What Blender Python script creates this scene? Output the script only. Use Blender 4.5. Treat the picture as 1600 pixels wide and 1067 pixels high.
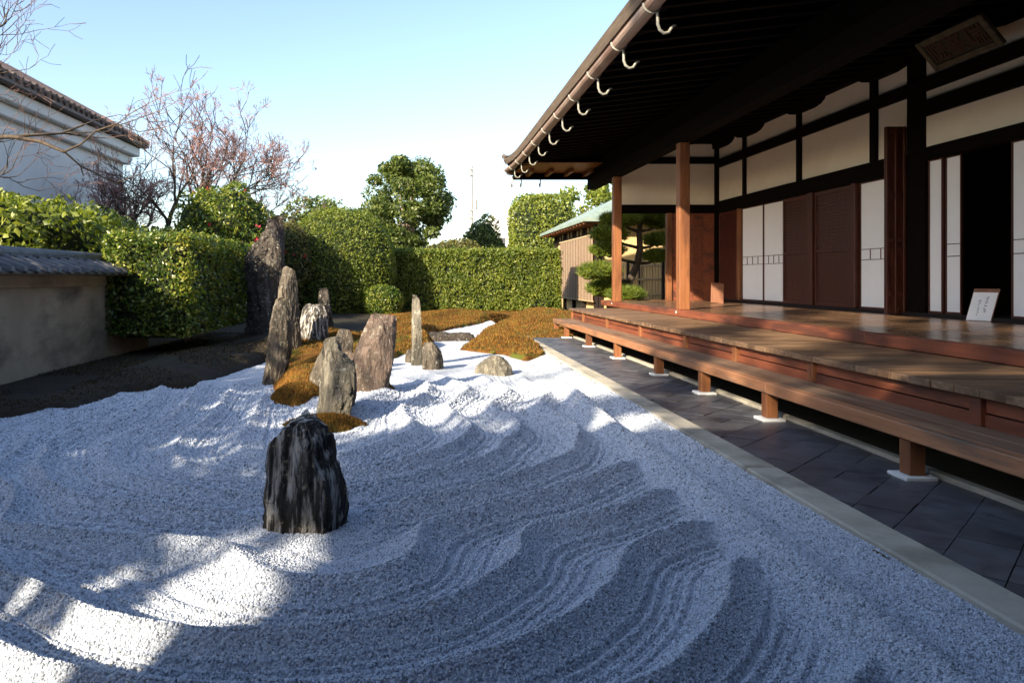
import bpy, bmesh, math, random
import numpy as np
from mathutils import Vector, Matrix, noise

random.seed(7)
RNG = np.random.default_rng(11)
R = math.radians
for o in list(bpy.data.objects):
    bpy.data.objects.remove(o)
scene = bpy.context.scene
COL = scene.collection

# ------------------------------------------------------------------ camera
F = 1135.0            # focal length in photo pixels
VX, VY = 655.0, 435.0  # vanishing point of the hall
cam_d = bpy.data.cameras.new("camera")
cam = bpy.data.objects.new("camera", cam_d)
COL.objects.link(cam)
cam.location = (0, 0, 1.0)
cam.rotation_euler = (R(90), 0, 0)
cam_d.sensor_fit = 'HORIZONTAL'
cam_d.sensor_width = 36
cam_d.lens = F / 1600 * 36
cam_d.shift_x = (800 - VX) / 1600
cam_d.shift_y = -(533.5 - VY) / 1600
cam_d.clip_start = 0.05
cam_d.clip_end = 2000
scene.camera = cam

# ------------------------------------------------------------------ light
SUN = Vector((1.0, 1.1, -0.73)).normalized()       # direction the light travels
elev = math.asin(-SUN.z)
to_sun = -SUN
azim = math.atan2(to_sun.x, to_sun.y)               # clockwise from +Y
world = bpy.data.worlds.new("World")
scene.world = world
world.use_nodes = True
wn = world.node_tree
wn.nodes.clear()
sky = wn.nodes.new('ShaderNodeTexSky')
sky.sky_type = 'NISHITA'
sky.sun_disc = False
sky.sun_elevation = elev
sky.sun_rotation = azim
sky.air_density = 1.0
sky.dust_density = 1.3
sky.ozone_density = 1.0
bg = wn.nodes.new('ShaderNodeBackground')
bg.inputs['Strength'].default_value = 0.132
wo = wn.nodes.new('ShaderNodeOutputWorld')
wn.links.new(sky.outputs[0], bg.inputs[0])
wn.links.new(bg.outputs[0], wo.inputs[0])
sun_d = bpy.data.lights.new("sun", 'SUN')
sun_d.energy = 5.0
sun_d.angle = R(0.8)
sun_d.color = (1.0, 0.85, 0.64)
sun_o = bpy.data.objects.new("sun", sun_d)
COL.objects.link(sun_o)
sun_o.rotation_euler = SUN.to_track_quat('-Z', 'Y').to_euler()
scene.view_settings.view_transform = 'Standard'
scene.view_settings.look = 'None'
scene.view_settings.gamma = 1
scene.view_settings.exposure = 1.35

# ------------------------------------------------------------------ materials
def new_mat(name):
    m = bpy.data.materials.new(name)
    m.use_nodes = True
    nt = m.node_tree
    b = nt.nodes['Principled BSDF']
    return m, nt, b

def mat(name, c1, c2, scale=(4, 4, 4), detail=6, rough=0.7, bump=0.3, bscale=None, lo=0.3, hi=0.7,
        c3=None, scale3=(1, 1, 1), lo3=.5, hi3=.65, rand=0.0, spec=0.4, bdist=0.02, metallic=0, rlo=None):
    """two-tone noise material with optional third patch colour, bump and per-object variation"""
    m, nt, b = new_mat(name)
    L = nt.links
    tc = nt.nodes.new('ShaderNodeTexCoord')
    def nz(sc, det):
        mp = nt.nodes.new('ShaderNodeMapping'); mp.inputs['Scale'].default_value = sc
        L.new(tc.outputs['Object'], mp.inputs['Vector'])
        if rand:
            oi = nt.nodes.new('ShaderNodeObjectInfo')
            mu = nt.nodes.new('ShaderNodeMath'); mu.operation = 'MULTIPLY'; mu.inputs[1].default_value = 37.0
            L.new(oi.outputs['Random'], mu.inputs[0])
            cx = nt.nodes.new('ShaderNodeCombineXYZ')
            for i in range(3): L.new(mu.outputs[0], cx.inputs[i])
            L.new(cx.outputs[0], mp.inputs['Location'])
        n = nt.nodes.new('ShaderNodeTexNoise'); n.inputs['Scale'].default_value = 1.0
        n.inputs['Detail'].default_value = det
        n.inputs['Roughness'].default_value = 0.62
        L.new(mp.outputs[0], n.inputs['Vector'])
        return n.outputs['Fac']
    n1 = nz(scale, detail)
    rp = nt.nodes.new('ShaderNodeValToRGB')
    rp.color_ramp.elements[0].position = lo; rp.color_ramp.elements[0].color = (*c1, 1)
    rp.color_ramp.elements[1].position = hi; rp.color_ramp.elements[1].color = (*c2, 1)
    L.new(n1, rp.inputs[0])
    col = rp.outputs[0]
    if c3 is not None:
        n3 = nz(scale3, 5)
        r3 = nt.nodes.new('ShaderNodeMapRange')
        r3.inputs['From Min'].default_value = lo3; r3.inputs['From Max'].default_value = hi3
        L.new(n3, r3.inputs['Value'])
        mx = nt.nodes.new('ShaderNodeMix'); mx.data_type = 'RGBA'
        L.new(r3.outputs[0], mx.inputs['Factor'])
        L.new(col, mx.inputs['A']); mx.inputs['B'].default_value = (*c3, 1)
        col = mx.outputs['Result']
    if rand:
        oi = nt.nodes.new('ShaderNodeObjectInfo')
        mr = nt.nodes.new('ShaderNodeMapRange')
        mr.inputs['To Min'].default_value = 1 - rand; mr.inputs['To Max'].default_value = 1 + rand
        L.new(oi.outputs['Random'], mr.inputs['Value'])
        hs = nt.nodes.new('ShaderNodeHueSaturation')
        L.new(mr.outputs[0], hs.inputs['Value']); L.new(col, hs.inputs['Color'])
        col = hs.outputs[0]
    L.new(col, b.inputs['Base Color'])
    if rlo is not None:
        rr = nt.nodes.new('ShaderNodeMapRange')
        rr.inputs['To Min'].default_value = rlo; rr.inputs['To Max'].default_value = rough
        L.new(n1, rr.inputs['Value']); L.new(rr.outputs[0], b.inputs['Roughness'])
    else:
        b.inputs['Roughness'].default_value = rough
    b.inputs['Specular IOR Level'].default_value = spec
    b.inputs['Metallic'].default_value = metallic
    if bump:
        nb = nz(bscale or tuple(4 * s for s in scale), 6)
        bp = nt.nodes.new('ShaderNodeBump')
        bp.inputs['Strength'].default_value = bump; bp.inputs['Distance'].default_value = bdist
        L.new(nb, bp.inputs['Height']); L.new(bp.outputs[0], b.inputs['Normal'])
    return m

def leaf_mat(name, cols, trans=0.35, rough=0.45):
    m, nt, b = new_mat(name)
    L = nt.links
    g = nt.nodes.new('ShaderNodeNewGeometry')
    rp = nt.nodes.new('ShaderNodeValToRGB')
    cr = rp.color_ramp
    while len(cr.elements) < len(cols): cr.elements.new(0.5)
    for i, c in enumerate(cols):
        cr.elements[i].position = i / (len(cols) - 1); cr.elements[i].color = (*c, 1)
    L.new(g.outputs['Random Per Island'], rp.inputs[0])
    tc = nt.nodes.new('ShaderNodeTexCoord')
    nz = nt.nodes.new('ShaderNodeTexNoise'); nz.inputs['Scale'].default_value = 2.6; nz.inputs['Detail'].default_value = 4
    L.new(tc.outputs['Object'], nz.inputs['Vector'])
    add = nt.nodes.new('ShaderNodeMath'); add.operation = 'MULTIPLY_ADD'
    L.new(nz.outputs['Fac'], add.inputs[0]); add.inputs[1].default_value = 1.5; add.inputs[2].default_value = -.75
    sm_ = nt.nodes.new('ShaderNodeMath'); sm_.operation = 'ADD'; sm_.use_clamp = True
    L.new(g.outputs['Random Per Island'], sm_.inputs[0]); L.new(add.outputs[0], sm_.inputs[1])
    L.new(sm_.outputs[0], rp.inputs[0])
    L.new(rp.outputs[0], b.inputs['Base Color'])
    b.inputs['Roughness'].default_value = rough
    b.inputs['Specular IOR Level'].default_value = 0.45
    tr = nt.nodes.new('ShaderNodeBsdfTranslucent')
    hs = nt.nodes.new('ShaderNodeHueSaturation'); hs.inputs['Value'].default_value = 1.5; hs.inputs['Saturation'].default_value = 1.1
    L.new(rp.outputs[0], hs.inputs['Color']); L.new(hs.outputs[0], tr.inputs['Color'])
    mx = nt.nodes.new('ShaderNodeMixShader'); mx.inputs[0].default_value = trans
    L.new(b.outputs[0], mx.inputs[1]); L.new(tr.outputs[0], mx.inputs[2])
    L.new(mx.outputs[0], nt.nodes['Material Output'].inputs['Surface'])
    return m

M = {}
# gravel surface: grain bump + grey speckle
def gravel_mat():
    m, nt, b = new_mat("gravel_surface")
    L = nt.links
    tc = nt.nodes.new('ShaderNodeTexCoord')
    v = nt.nodes.new('ShaderNodeTexVoronoi'); v.inputs['Scale'].default_value = 95
    v.inputs['Randomness'].default_value = 1
    L.new(tc.outputs['Object'], v.inputs['Vector'])
    sep = nt.nodes.new('ShaderNodeSeparateColor'); L.new(v.outputs['Color'], sep.inputs[0])
    rp = nt.nodes.new('ShaderNodeValToRGB'); cr = rp.color_ramp
    cr.elements[0].position = 0.0; cr.elements[0].color = (.22, .245, .285, 1)
    cr.elements[1].position = 0.35; cr.elements[1].color = (.52, .575, .66, 1)
    e = cr.elements.new(1.0); e.color = (.68, .735, .82, 1)
    L.new(sep.outputs[0], rp.inputs[0])
    L.new(rp.outputs[0], b.inputs['Base Color'])
    b.inputs['Roughness'].default_value = 0.85
    b.inputs['Specular IOR Level'].default_value = 0.2
    bp = nt.nodes.new('ShaderNodeBump'); bp.invert = True
    bp.inputs['Strength'].default_value = 0.9; bp.inputs['Distance'].default_value = 0.008
    L.new(v.outputs['Distance'], bp.inputs['Height'])
    L.new(bp.outputs[0], b.inputs['Normal'])
    return m
M['gravel'] = gravel_mat()
def pebble_mat():
    m, nt, b = new_mat("pebble")
    L = nt.links
    oi = nt.nodes.new('ShaderNodeObjectInfo')
    rp = nt.nodes.new('ShaderNodeValToRGB'); cr = rp.color_ramp
    cr.elements[0].position = 0.0; cr.elements[0].color = (.17, .19, .225, 1)
    cr.elements[1].position = 0.16; cr.elements[1].color = (.40, .445, .52, 1)
    e = cr.elements.new(.5); e.color = (.55, .605, .70, 1)
    e = cr.elements.new(1.0); e.color = (.72, .775, .86, 1)
    L.new(oi.outputs['Random'], rp.inputs[0]); L.new(rp.outputs[0], b.inputs['Base Color'])
    b.inputs['Roughness'].default_value = 0.75
    b.inputs['Specular IOR Level'].default_value = 0.3
    return m
M['pebble'] = pebble_mat()
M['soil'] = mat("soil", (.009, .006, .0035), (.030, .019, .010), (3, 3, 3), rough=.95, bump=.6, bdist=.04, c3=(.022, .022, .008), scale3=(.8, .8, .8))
M['moss'] = mat("moss", (.05, .025, .009), (.23, .105, .02), (3.5, 3.5, 3.5), rough=.95, bump=.8, bscale=(60, 60, 60), bdist=.02,
                c3=(.10, .11, .02), scale3=(2.2, 2.2, 2.2), lo3=.50, hi3=.62, spec=.1)
M['moss_blade'] = leaf_mat("moss_blade", [(.09, .10, .016), (.05, .025, .008), (.19, .08, .013), (.32, .14, .02), (.23, .17, .025)], .25, .8)
M['tile'] = mat("slate_tile", (.055, .057, .068), (.115, .118, .134), (9, 9, 9), rough=.5, rlo=.30, bump=.25, bdist=.006, rand=.22, spec=.4)
M['grout'] = mat("tile_bedding", (.02, .02, .022), (.04, .04, .04), (9, 9, 9), rough=.95, bump=.3)
M['kerb'] = mat("kerb_stone", (.36, .33, .26), (.52, .48, .40), (5, 5, 5), rough=.85, bump=.5, bscale=(70, 70, 70), bdist=.006, rand=.08,
                c3=(.27, .25, .2), scale3=(2.2, 2.2, 2.2))
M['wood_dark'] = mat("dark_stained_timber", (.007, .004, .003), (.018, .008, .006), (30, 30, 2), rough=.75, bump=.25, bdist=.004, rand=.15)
M['wood_black'] = mat("shade_darkened_timber", (.003, .0022, .002), (.008, .005, .004), (3, 30, 30), rough=.9, bump=.2, bdist=.004, rand=.2, spec=.08)  # under-eave shade is put into this near-black colour
M['wood_post'] = mat("cedar_post", (.17, .064, .024), (.28, .112, .044), (28, 28, 1.6), rough=.55, bump=.3, bdist=.004, rand=.1,
                     c3=(.12, .045, .02), scale3=(5, 5, 1))
M['wood_red'] = mat("red_stained_board", (.14, .040, .020), (.24, .075, .036), (20, 2.0, 20), rough=.55, bump=.3, bdist=.004, rand=.16,
                    c3=(.08, .03, .02), scale3=(3, 1, 6))
M['wood_bench'] = mat("bench_plank_timber", (.28, .122, .056), (.44, .215, .108), (22, 1.3, 22), rough=.62, bump=.4, bdist=.005, rand=.12,
                      c3=(.12, .085, .06), scale3=(6, .9, 6))
M['wood_bench_top'] = mat('worn_step_top', (.14, .086, .055), (.28, .18, .115), (22, 1.3, 22), rough=.65, bump=.4, bdist=.005, rand=.15, c3=(.15, .075, .04), scale3=(5, .9, 5))
M['wood_deck'] = mat("weathered_deck_plank", (.10, .062, .038), (.28, .172, .098), (1.6, 24, 24), rough=.65, rlo=.42, bump=.45, bdist=.005, rand=.22,
                     c3=(.10, .055, .03), scale3=(1.5, 5, 5))
M['wood_floor'] = mat("polished_floor_plank", (.095, .052, .030), (.21, .128, .076), (22, 1.2, 22), rough=.34, rlo=.16, bump=.12, bdist=.003, rand=.2, spec=.5)
M['wood_shutter'] = mat("red_brown_shutter", (.046, .0105, .006), (.095, .025, .014), (20, 20, 3), rough=.5, bump=.2, bdist=.003, rand=.15)
M['plaster'] = mat("cream_plaster", (.84, .76, .63), (.90, .83, .71), (3, 3, 3), rough=.9, bump=.15, bscale=(40, 40, 40), bdist=.003)
M['paper'] = mat("shoji_paper", (.90, .90, .91), (.93, .93, .94), (6, 6, 6), rough=.9, bump=.05)
M['garden_plaster'] = mat("earthen_wall_plaster", (.34, .275, .19), (.46, .38, .27), (2, 2, 1), rough=.95, bump=.35, bscale=(30, 30, 30), bdist=.006,
                          c3=(.16, .135, .10), scale3=(1.4, 1.2, 2.2), lo3=.5, hi3=.7)
M['roof_tile'] = mat("fired_roof_tile", (.045, .045, .05), (.12, .12, .13), (14, 14, 14), rough=.5, bump=.3, bdist=.005, rand=.2)
M['kura_tile'] = mat("kura_roof_tile", (.085, .062, .055), (.17, .13, .115), (5, 5, 5), rough=.6, bump=.3, bdist=.01, rand=.25)
M['white_plaster'] = mat("white_lime_plaster", (.70, .70, .69), (.80, .80, .79), (1.2, 1.2, .6), rough=.9, bump=.1, c3=(.6, .59, .57), scale3=(2, 2, .3), lo3=.58, hi3=.8)
M['gutter'] = mat("aged_copper_gutter", (.24, .165, .125), (.36, .26, .21), (20, 1.5, 20), rough=.55, bump=.15, bdist=.003, rand=.1, c3=(.2, .12, .09), scale3=(4, 1, 4))
M['hook'] = mat("galvanised_hook", (.24, .24, .21), (.36, .36, .32), (30, 30, 30), rough=.6, bump=.1, metallic=.1)
M['bark'] = mat("cypress_bark_edge", (.10, .075, .055), (.2, .15, .11), (8, 2, 40), rough=.9, bump=.4, bdist=.01)
M['roof_top'] = mat("roof_cover", (.06, .055, .055), (.12, .11, .11), (6, 6, 6), rough=.7, bump=.4)
M['copper'] = mat("verdigris_copper", (.17, .24, .21), (.28, .34, .30), (6, 2, 6), rough=.6, bump=.2)
M['reed'] = mat("reed_screen", (.30, .21, .145), (.43, .315, .22), (3, 3, 60), rough=.85, bump=.5, bscale=(4, 4, 160), bdist=.004)
M['ochre'] = mat("ochre_plaster", (.50, .36, .17), (.60, .44, .22), (3, 3, 3), rough=.9, bump=.1)
M['bamboo'] = mat("dry_bamboo", (.34, .26, .15), (.5, .4, .25), (20, 20, 3), rough=.6, bump=.1, rand=.15)
M['concrete'] = mat("pole_concrete", (.30, .28, .26), (.40, .38, .35), (4, 4, 1), rough=.9, bump=.1)
M['pad'] = mat("post_pad_stone", (.55, .57, .58), (.68, .70, .70), (9, 9, 9), rough=.85, bump=.3, bdist=.004)
M['trunk'] = mat("tree_bark", (.045, .032, .022), (.13, .10, .075), (12, 12, 2.5), rough=.95, bump=.8, bdist=.03)
M['trunk_pale'] = mat("pale_tree_bark", (.22, .17, .12), (.40, .33, .25), (12, 12, 2.5), rough=.95, bump=.6, bdist=.02)
M['twig'] = mat("bare_twig", (.09, .05, .04), (.18, .11, .09), (6, 6, 6), rough=.9, bump=0)
M['twig_pink'] = mat("reddish_twig", (.24, .13, .115), (.36, .22, .195), (3, 3, 3), rough=.9, bump=0)
M['sign_wood'] = mat("sign_board_wood", (.20, .085, .05), (.30, .14, .08), (12, 12, 2), rough=.6, bump=.15)
M['ink'] = mat("ink", (.02, .02, .025), (.04, .04, .05), (9, 9, 9), rough=.8, bump=0)
M['plaque'] = mat("plaque_board", (.018, .015, .010), (.035, .028, .018), (8, 8, 8), rough=.7, bump=.2)
M['plaque_frame'] = mat("plaque_frame", (.05, .044, .026), (.11, .095, .055), (12, 12, 12), rough=.7, bump=.3)
M['plaque_text'] = mat("plaque_lettering", (.05, .016, .010), (.08, .025, .015), (9, 9, 9), rough=.7, bump=0)
M['flower'] = leaf_mat("camellia_flower", [(.45, .02, .04), (.6, .05, .08)], .2, .6)
M['core'] = mat("hedge_shadow_core", (.012, .020, .006), (.03, .045, .012), (8, 8, 8), rough=.95, bump=.8, bdist=.05)  # shaded foliage interior painted as a dark green fill
M['leaf_hedge'] = leaf_mat("hedge_leaf", [(.05, .085, .012), (.11, .16, .02), (.18, .22, .03), (.26, .28, .05)])
M['leaf_glossy'] = leaf_mat("glossy_leaf", [(.03, .065, .010), (.085, .14, .02), (.17, .22, .03), (.32, .31, .06)], .35, .3)
M['leaf_tree'] = leaf_mat("tree_leaf", [(.035, .06, .012), (.075, .11, .022), (.12, .16, .03), (.17, .20, .05)])
M['leaf_light'] = leaf_mat("light_leaf", [(.10, .14, .02), (.18, .22, .03), (.27, .30, .05)])
M['leaf_olive'] = leaf_mat("olive_leaf", [(.06, .07, .02), (.13, .13, .03), (.20, .17, .05)])
M['needle'] = leaf_mat("pine_needle", [(.05, .085, .015), (.13, .18, .02), (.26, .31, .04)], .3, .5)

def stone_mat(name, c1, c2, c3, sc=(9, 9, 2.2), lo3=.5, hi3=.6, s3=(5, 5, 1.2), lichen=(.40, .40, .33)):
    m = mat(name, c1, c2, sc, detail=10, rough=.88, bump=1.0, bscale=(30, 30, 10), bdist=.035, c3=c3, scale3=s3, lo3=lo3, hi3=hi3, spec=.25, lo=.36, hi=.64)
    nt = m.node_tree; L = nt.links; b = nt.nodes['Principled BSDF']
    tc = nt.nodes.new('ShaderNodeTexCoord')
    base = b.inputs['Base Color'].links[0].from_socket
    # weathered cracks
    mp = nt.nodes.new('ShaderNodeMapping'); mp.inputs['Scale'].default_value = (11, 11, 2.4)
    L.new(tc.outputs['Object'], mp.inputs['Vector'])
    wz = nt.nodes.new('ShaderNodeTexNoise'); wz.inputs['Scale'].default_value = 9; wz.inputs['Detail'].default_value = 4
    L.new(tc.outputs['Object'], wz.inputs['Vector'])
    ad = nt.nodes.new('ShaderNodeVectorMath'); ad.operation = 'ADD'
    L.new(mp.outputs[0], ad.inputs[0]); L.new(wz.outputs['Color'], ad.inputs[1])
    v = nt.nodes.new('ShaderNodeTexVoronoi'); v.feature = 'DISTANCE_TO_EDGE'; v.inputs['Scale'].default_value = 1.0
    L.new(ad.outputs[0], v.inputs['Vector'])
    cr = nt.nodes.new('ShaderNodeMapRange'); cr.inputs['From Max'].default_value = .030; cr.inputs['To Min'].default_value = .62; cr.inputs['To Max'].default_value = 1
    L.new(v.outputs['Distance'], cr.inputs['Value'])
    mu = nt.nodes.new('ShaderNodeMix'); mu.data_type = 'RGBA'; mu.blend_type = 'MULTIPLY'; mu.inputs['Factor'].default_value = 1
    L.new(base, mu.inputs['A']); L.new(cr.outputs[0], mu.inputs['B'])
    # lichen spots
    ln = nt.nodes.new('ShaderNodeTexNoise'); ln.inputs['Scale'].default_value = 24; ln.inputs['Detail'].default_value = 6; ln.inputs['Roughness'].default_value = .7
    L.new(tc.outputs['Object'], ln.inputs['Vector'])
    lr = nt.nodes.new('ShaderNodeMapRange'); lr.inputs['From Min'].default_value = .57; lr.inputs['From Max'].default_value = .66; lr.inputs['To Max'].default_value = .75
    L.new(ln.outputs['Fac'], lr.inputs['Value'])
    mx = nt.nodes.new('ShaderNodeMix'); mx.data_type = 'RGBA'
    L.new(lr.outputs[0], mx.inputs['Factor']); L.new(mu.outputs['Result'], mx.inputs['A']); mx.inputs['B'].default_value = (*lichen, 1)
    L.new(mx.outputs['Result'], b.inputs['Base Color'])
    b2 = nt.nodes.new('ShaderNodeBump'); b2.inputs['Strength'].default_value = .5; b2.inputs['Distance'].default_value = .02
    old = b.inputs['Normal'].links[0].from_node
    L.new(cr.outputs[0], b2.inputs['Height']); L.new(old.outputs[0], b2.inputs['Normal']); L.new(b2.outputs[0], b.inputs['Normal'])
    return m
M['st_black'] = stone_mat("black_white_streaked_stone", (.014, .013, .012), (.085, .080, .072), (.50, .48, .45), (30, 30, 4.5), .49, .60, (30, 30, 3.0), (.33, .29, .22))
M['st_tan'] = stone_mat("tan_grey_stone", (.055, .047, .037), (.215, .18, .138), (.07, .06, .05))
M['st_brown'] = stone_mat("brown_grey_slab", (.09, .068, .055), (.21, .155, .125), (.08, .068, .052), (14, 14, 6), .55, .7, (4, 4, 2))
M['st_pale'] = stone_mat("pale_green_grey_stone", (.10, .09, .07), (.29, .262, .205), (.08, .075, .06), (12, 12, 1.8))
M['st_dark'] = stone_mat("dark_grey_stone", (.028, .024, .022), (.085, .070, .058), (.16, .145, .125), (8, 8, 2.5), .6, .7)

# ------------------------------------------------------------------ mesh helpers
def tag(o, label=None, cat=None, group=None, kind=None):
    if label: o['label'] = label
    if cat: o['category'] = cat
    if group: o['group'] = group
    if kind: o['kind'] = kind
    return o

def empty(name, loc, label, cat, group=None):
    o = bpy.data.objects.new(name, None)
    COL.objects.link(o); o.location = loc
    o.empty_display_size = .2
    return tag(o, label, cat, group)

def link(name, me, m, parent=None, loc=None, smooth=False):
    o = bpy.data.objects.new(name, me)
    COL.objects.link(o)
    if m is not None and len(me.materials) == 0: me.materials.append(m)
    if loc is not None: o.location = loc
    if parent is not None:
        o.parent = parent
        root = parent
        mt = Matrix.Identity(4)
        chain = []
        while root is not None: chain.append(root); root = root.parent
        # parents carry translation (and rotation) only; keep world placement of the child
        w = Matrix.Identity(4)
        for p in reversed(chain):
            w = w @ p.matrix_parent_inverse @ p.matrix_basis
        o.matrix_parent_inverse = w.inverted()
    if smooth:
        me.polygons.foreach_set('use_smooth', [True] * len(me.polygons))
    return o

class MB:
    def __init__(s): s.v = []; s.f = []
    def add(s, vs, fs):
        n = len(s.v); s.v += [tuple(v) for v in vs]; s.f += [tuple(i + n for i in f) for f in fs]; return s
    def box(s, x0, x1, y0, y1, z0, z1, c=0.0):
        if c <= 0:
            vs = [(x, y, z) for z in (z0, z1) for y in (y0, y1) for x in (x0, x1)]
            return s.add(vs, [(0, 2, 3, 1), (4, 5, 7, 6), (0, 1, 5, 4), (2, 6, 7, 3), (0, 4, 6, 2), (1, 3, 7, 5)])
        # chamfered box
        c = min(c, .45 * abs(x1 - x0), .45 * abs(y1 - y0), .45 * abs(z1 - z0))
        P = {}
        vs = []
        ctr = ((x0 + x1) / 2, (y0 + y1) / 2, (z0 + z1) / 2)
        lo = (x0, y0, z0); hi = (x1, y1, z1)
        for sx in (0, 1):
            for sy in (0, 1):
                for sz in (0, 1):
                    k = (sx, sy, sz)
                    q = [(lo[i], hi[i])[k[i]] for i in range(3)]
                    inn = [q[i] + (c if k[i] == 0 else -c) for i in range(3)]
                    for a in range(3):
                        p = list(inn); p[a] = q[a]
                        P[(k, a)] = len(vs); vs.append(tuple(p))
        fs = []
        for a in range(3):
            b, d = (a + 1) % 3, (a + 2) % 3
            for sa in (0, 1):
                ring = []
                for (sb, sd) in ((0, 0), (1, 0), (1, 1), (0, 1)):
                    k = [0, 0, 0]; k[a] = sa; k[b] = sb; k[d] = sd
                    ring.append(P[(tuple(k), a)])
                fs.append(tuple(ring) if sa else tuple(reversed(ring)))
        for a in range(3):      # edges along axis a
            b, d = (a + 1) % 3, (a + 2) % 3
            for sb in (0, 1):
                for sd in (0, 1):
                    k0 = [0, 0, 0]; k0[b] = sb; k0[d] = sd
                    k1 = list(k0); k1[a] = 1
                    k0 = tuple(k0); k1 = tuple(k1)
                    q = (P[(k0, b)], P[(k1, b)], P[(k1, d)], P[(k0, d)])
                    fs.append(q if (sb ^ sd) else tuple(reversed(q)))
        for sx in (0, 1):
            for sy in (0, 1):
                for sz in (0, 1):
                    k = (sx, sy, sz)
                    t = (P[(k, 0)], P[(k, 1)], P[(k, 2)])
                    fs.append(t if (sx + sy + sz) % 2 else tuple(reversed(t)))
        return s.add(vs, fs)
    def tube(s, pts, rad, n=6, cap=True):
        pts = [Vector(p) for p in pts]
        if not hasattr(rad, '__len__'): rad = [rad] * len(pts)
        base = len(s.v)
        up = None
        for i, p in enumerate(pts):
            d = (pts[min(i + 1, len(pts) - 1)] - pts[max(i - 1, 0)])
            if d.length < 1e-9: d = Vector((0, 0, 1))
            d.normalize()
            if up is None:
                up = Vector((1, 0, 0)) if abs(d.x) < .8 else Vector((0, 1, 0))
            u = (up - d * up.dot(d))
            if u.length < 1e-6: u = d.orthogonal()
            u.normalize(); w = d.cross(u); up = u
            for k in range(n):
                a = 2 * math.pi * k / n
                q = p + (u * math.cos(a) + w * math.sin(a)) * rad[i]
                s.v.append(tuple(q))
        for i in range(len(pts) - 1):
            for k in range(n):
                a = base + i * n + k; b = base + i * n + (k + 1) % n
                s.f.append((a, b, b + n, a + n))
        if cap:
            s.f.append(tuple(base + k for k in reversed(range(n))))
            e = base + (len(pts) - 1) * n
            s.f.append(tuple(e + k for k in range(n)))
        return s
    def prism(s, poly, z0, z1, axis='z'):
        """extrude a 2-D polygon; axis z: poly=(x,y); axis y: poly=(x,z) from y=z0..z1; axis x: poly=(y,z)"""
        def P(p, h):
            if axis == 'z': return (p[0], p[1], h)
            if axis == 'y': return (p[0], h, p[1])
            return (h, p[0], p[1])
        n = len(poly)
        vs = [P(p, z0) for p in poly] + [P(p, z1) for p in poly]
        fs = [tuple(reversed(range(n))), tuple(range(n, 2 * n))]
        fs += [(i, (i + 1) % n, n + (i + 1) % n, n + i) for i in range(n)]
        return s.add(vs, fs)
    def mesh(s, name='mesh', fix=True):
        me = bpy.data.meshes.new(name)
        me.from_pydata(s.v, [], s.f)
        if fix:
            bm = bmesh.new(); bm.from_mesh(me)
            bmesh.ops.recalc_face_normals(bm, faces=bm.faces)
            bm.to_mesh(me); bm.free()
        me.update()
        return me
    def build(s, name, m, parent=None, loc=None, smooth=False):
        return link(name, s.mesh(name), m, parent, loc, smooth)

def np_mesh(name, V, Fq):
    """mesh from numpy vertex array and (n,k) face array"""
    me = bpy.data.meshes.new(name)
    V = np.asarray(V, dtype=np.float32); Fq = np.asarray(Fq, dtype=np.int32)
    me.vertices.add(len(V)); me.vertices.foreach_set('co', V.ravel())
    k = Fq.shape[1]
    me.loops.add(Fq.size); me.loops.foreach_set('vertex_index', Fq.ravel())
    me.polygons.add(len(Fq))
    me.polygons.foreach_set('loop_start', np.arange(0, Fq.size, k, dtype=np.int32))
    me.polygons.foreach_set('loop_total', np.full(len(Fq), k, dtype=np.int32))
    me.update(calc_edges=True)
    return me

_box_cache = {}
def shared_box(sx, sy, sz, c, m):
    k = (round(sx, 3), round(sy, 3), round(sz, 3), c, m.name)
    if k not in _box_cache:
        me = MB().box(-sx / 2, sx / 2, -sy / 2, sy / 2, -sz / 2, sz / 2, c).mesh('box')
        me.materials.append(m)
        _box_cache[k] = me
    return _box_cache[k]
def bx(name, x0, x1, y0, y1, z0, z1, m, parent=None, c=.004):
    """one bar/board as an object of its own (alike pieces share mesh data)"""
    me = shared_box(x1 - x0, y1 - y0, z1 - z0, c, m)
    return link(name, me, m, parent, ((x0 + x1) / 2, (y0 + y1) / 2, (z0 + z1) / 2))

# vectorised value noise -------------------------------------------------
_perm = np.random.default_rng(3).random((64, 64, 64)).astype(np.float32)
def vnoise(p):
    p = np.asarray(p, dtype=np.float64)
    i = np.floor(p).astype(int); f = p - i
    f = f * f * (3 - 2 * f)
    out = 0
    for dx in (0, 1):
        for dy in (0, 1):
            for dz in (0, 1):
                w = (f[..., 0] if dx else 1 - f[..., 0]) * (f[..., 1] if dy else 1 - f[..., 1]) * (f[..., 2] if dz else 1 - f[..., 2])
                out = out + w * _perm[(i[..., 0] + dx) % 64, (i[..., 1] + dy) % 64, (i[..., 2] + dz) % 64]
    return out * 2 - 1
def fbm(p, octaves=4):
    p = np.asarray(p, dtype=np.float64)
    s = 0; a = 1; t = 0
    for k in range(octaves):
        s = s + a * vnoise(p * 2 ** k + 13.7 * k); t += a; a *= .5
    return s / t
def sstep(a, b, x):
    t = np.clip((x - a) / (b - a), 0, 1)
    return t * t * (3 - 2 * t)
def gp(px, py, drop=1.0):
    """photo pixel of a point 'drop' below eye level -> ground plan x, y"""
    Y = F * drop / (py - VY)
    return ((px - VX) / F * Y, Y)

# ------------------------------------------------------------------ ground
g = MB()
g.add([(-400, -400, -.2), (400, -400, -.2), (400, 400, -.2), (-400, 400, -.2)], [(0, 1, 2, 3)])
tag(g.build('ground', M['soil']), kind='structure')

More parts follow.
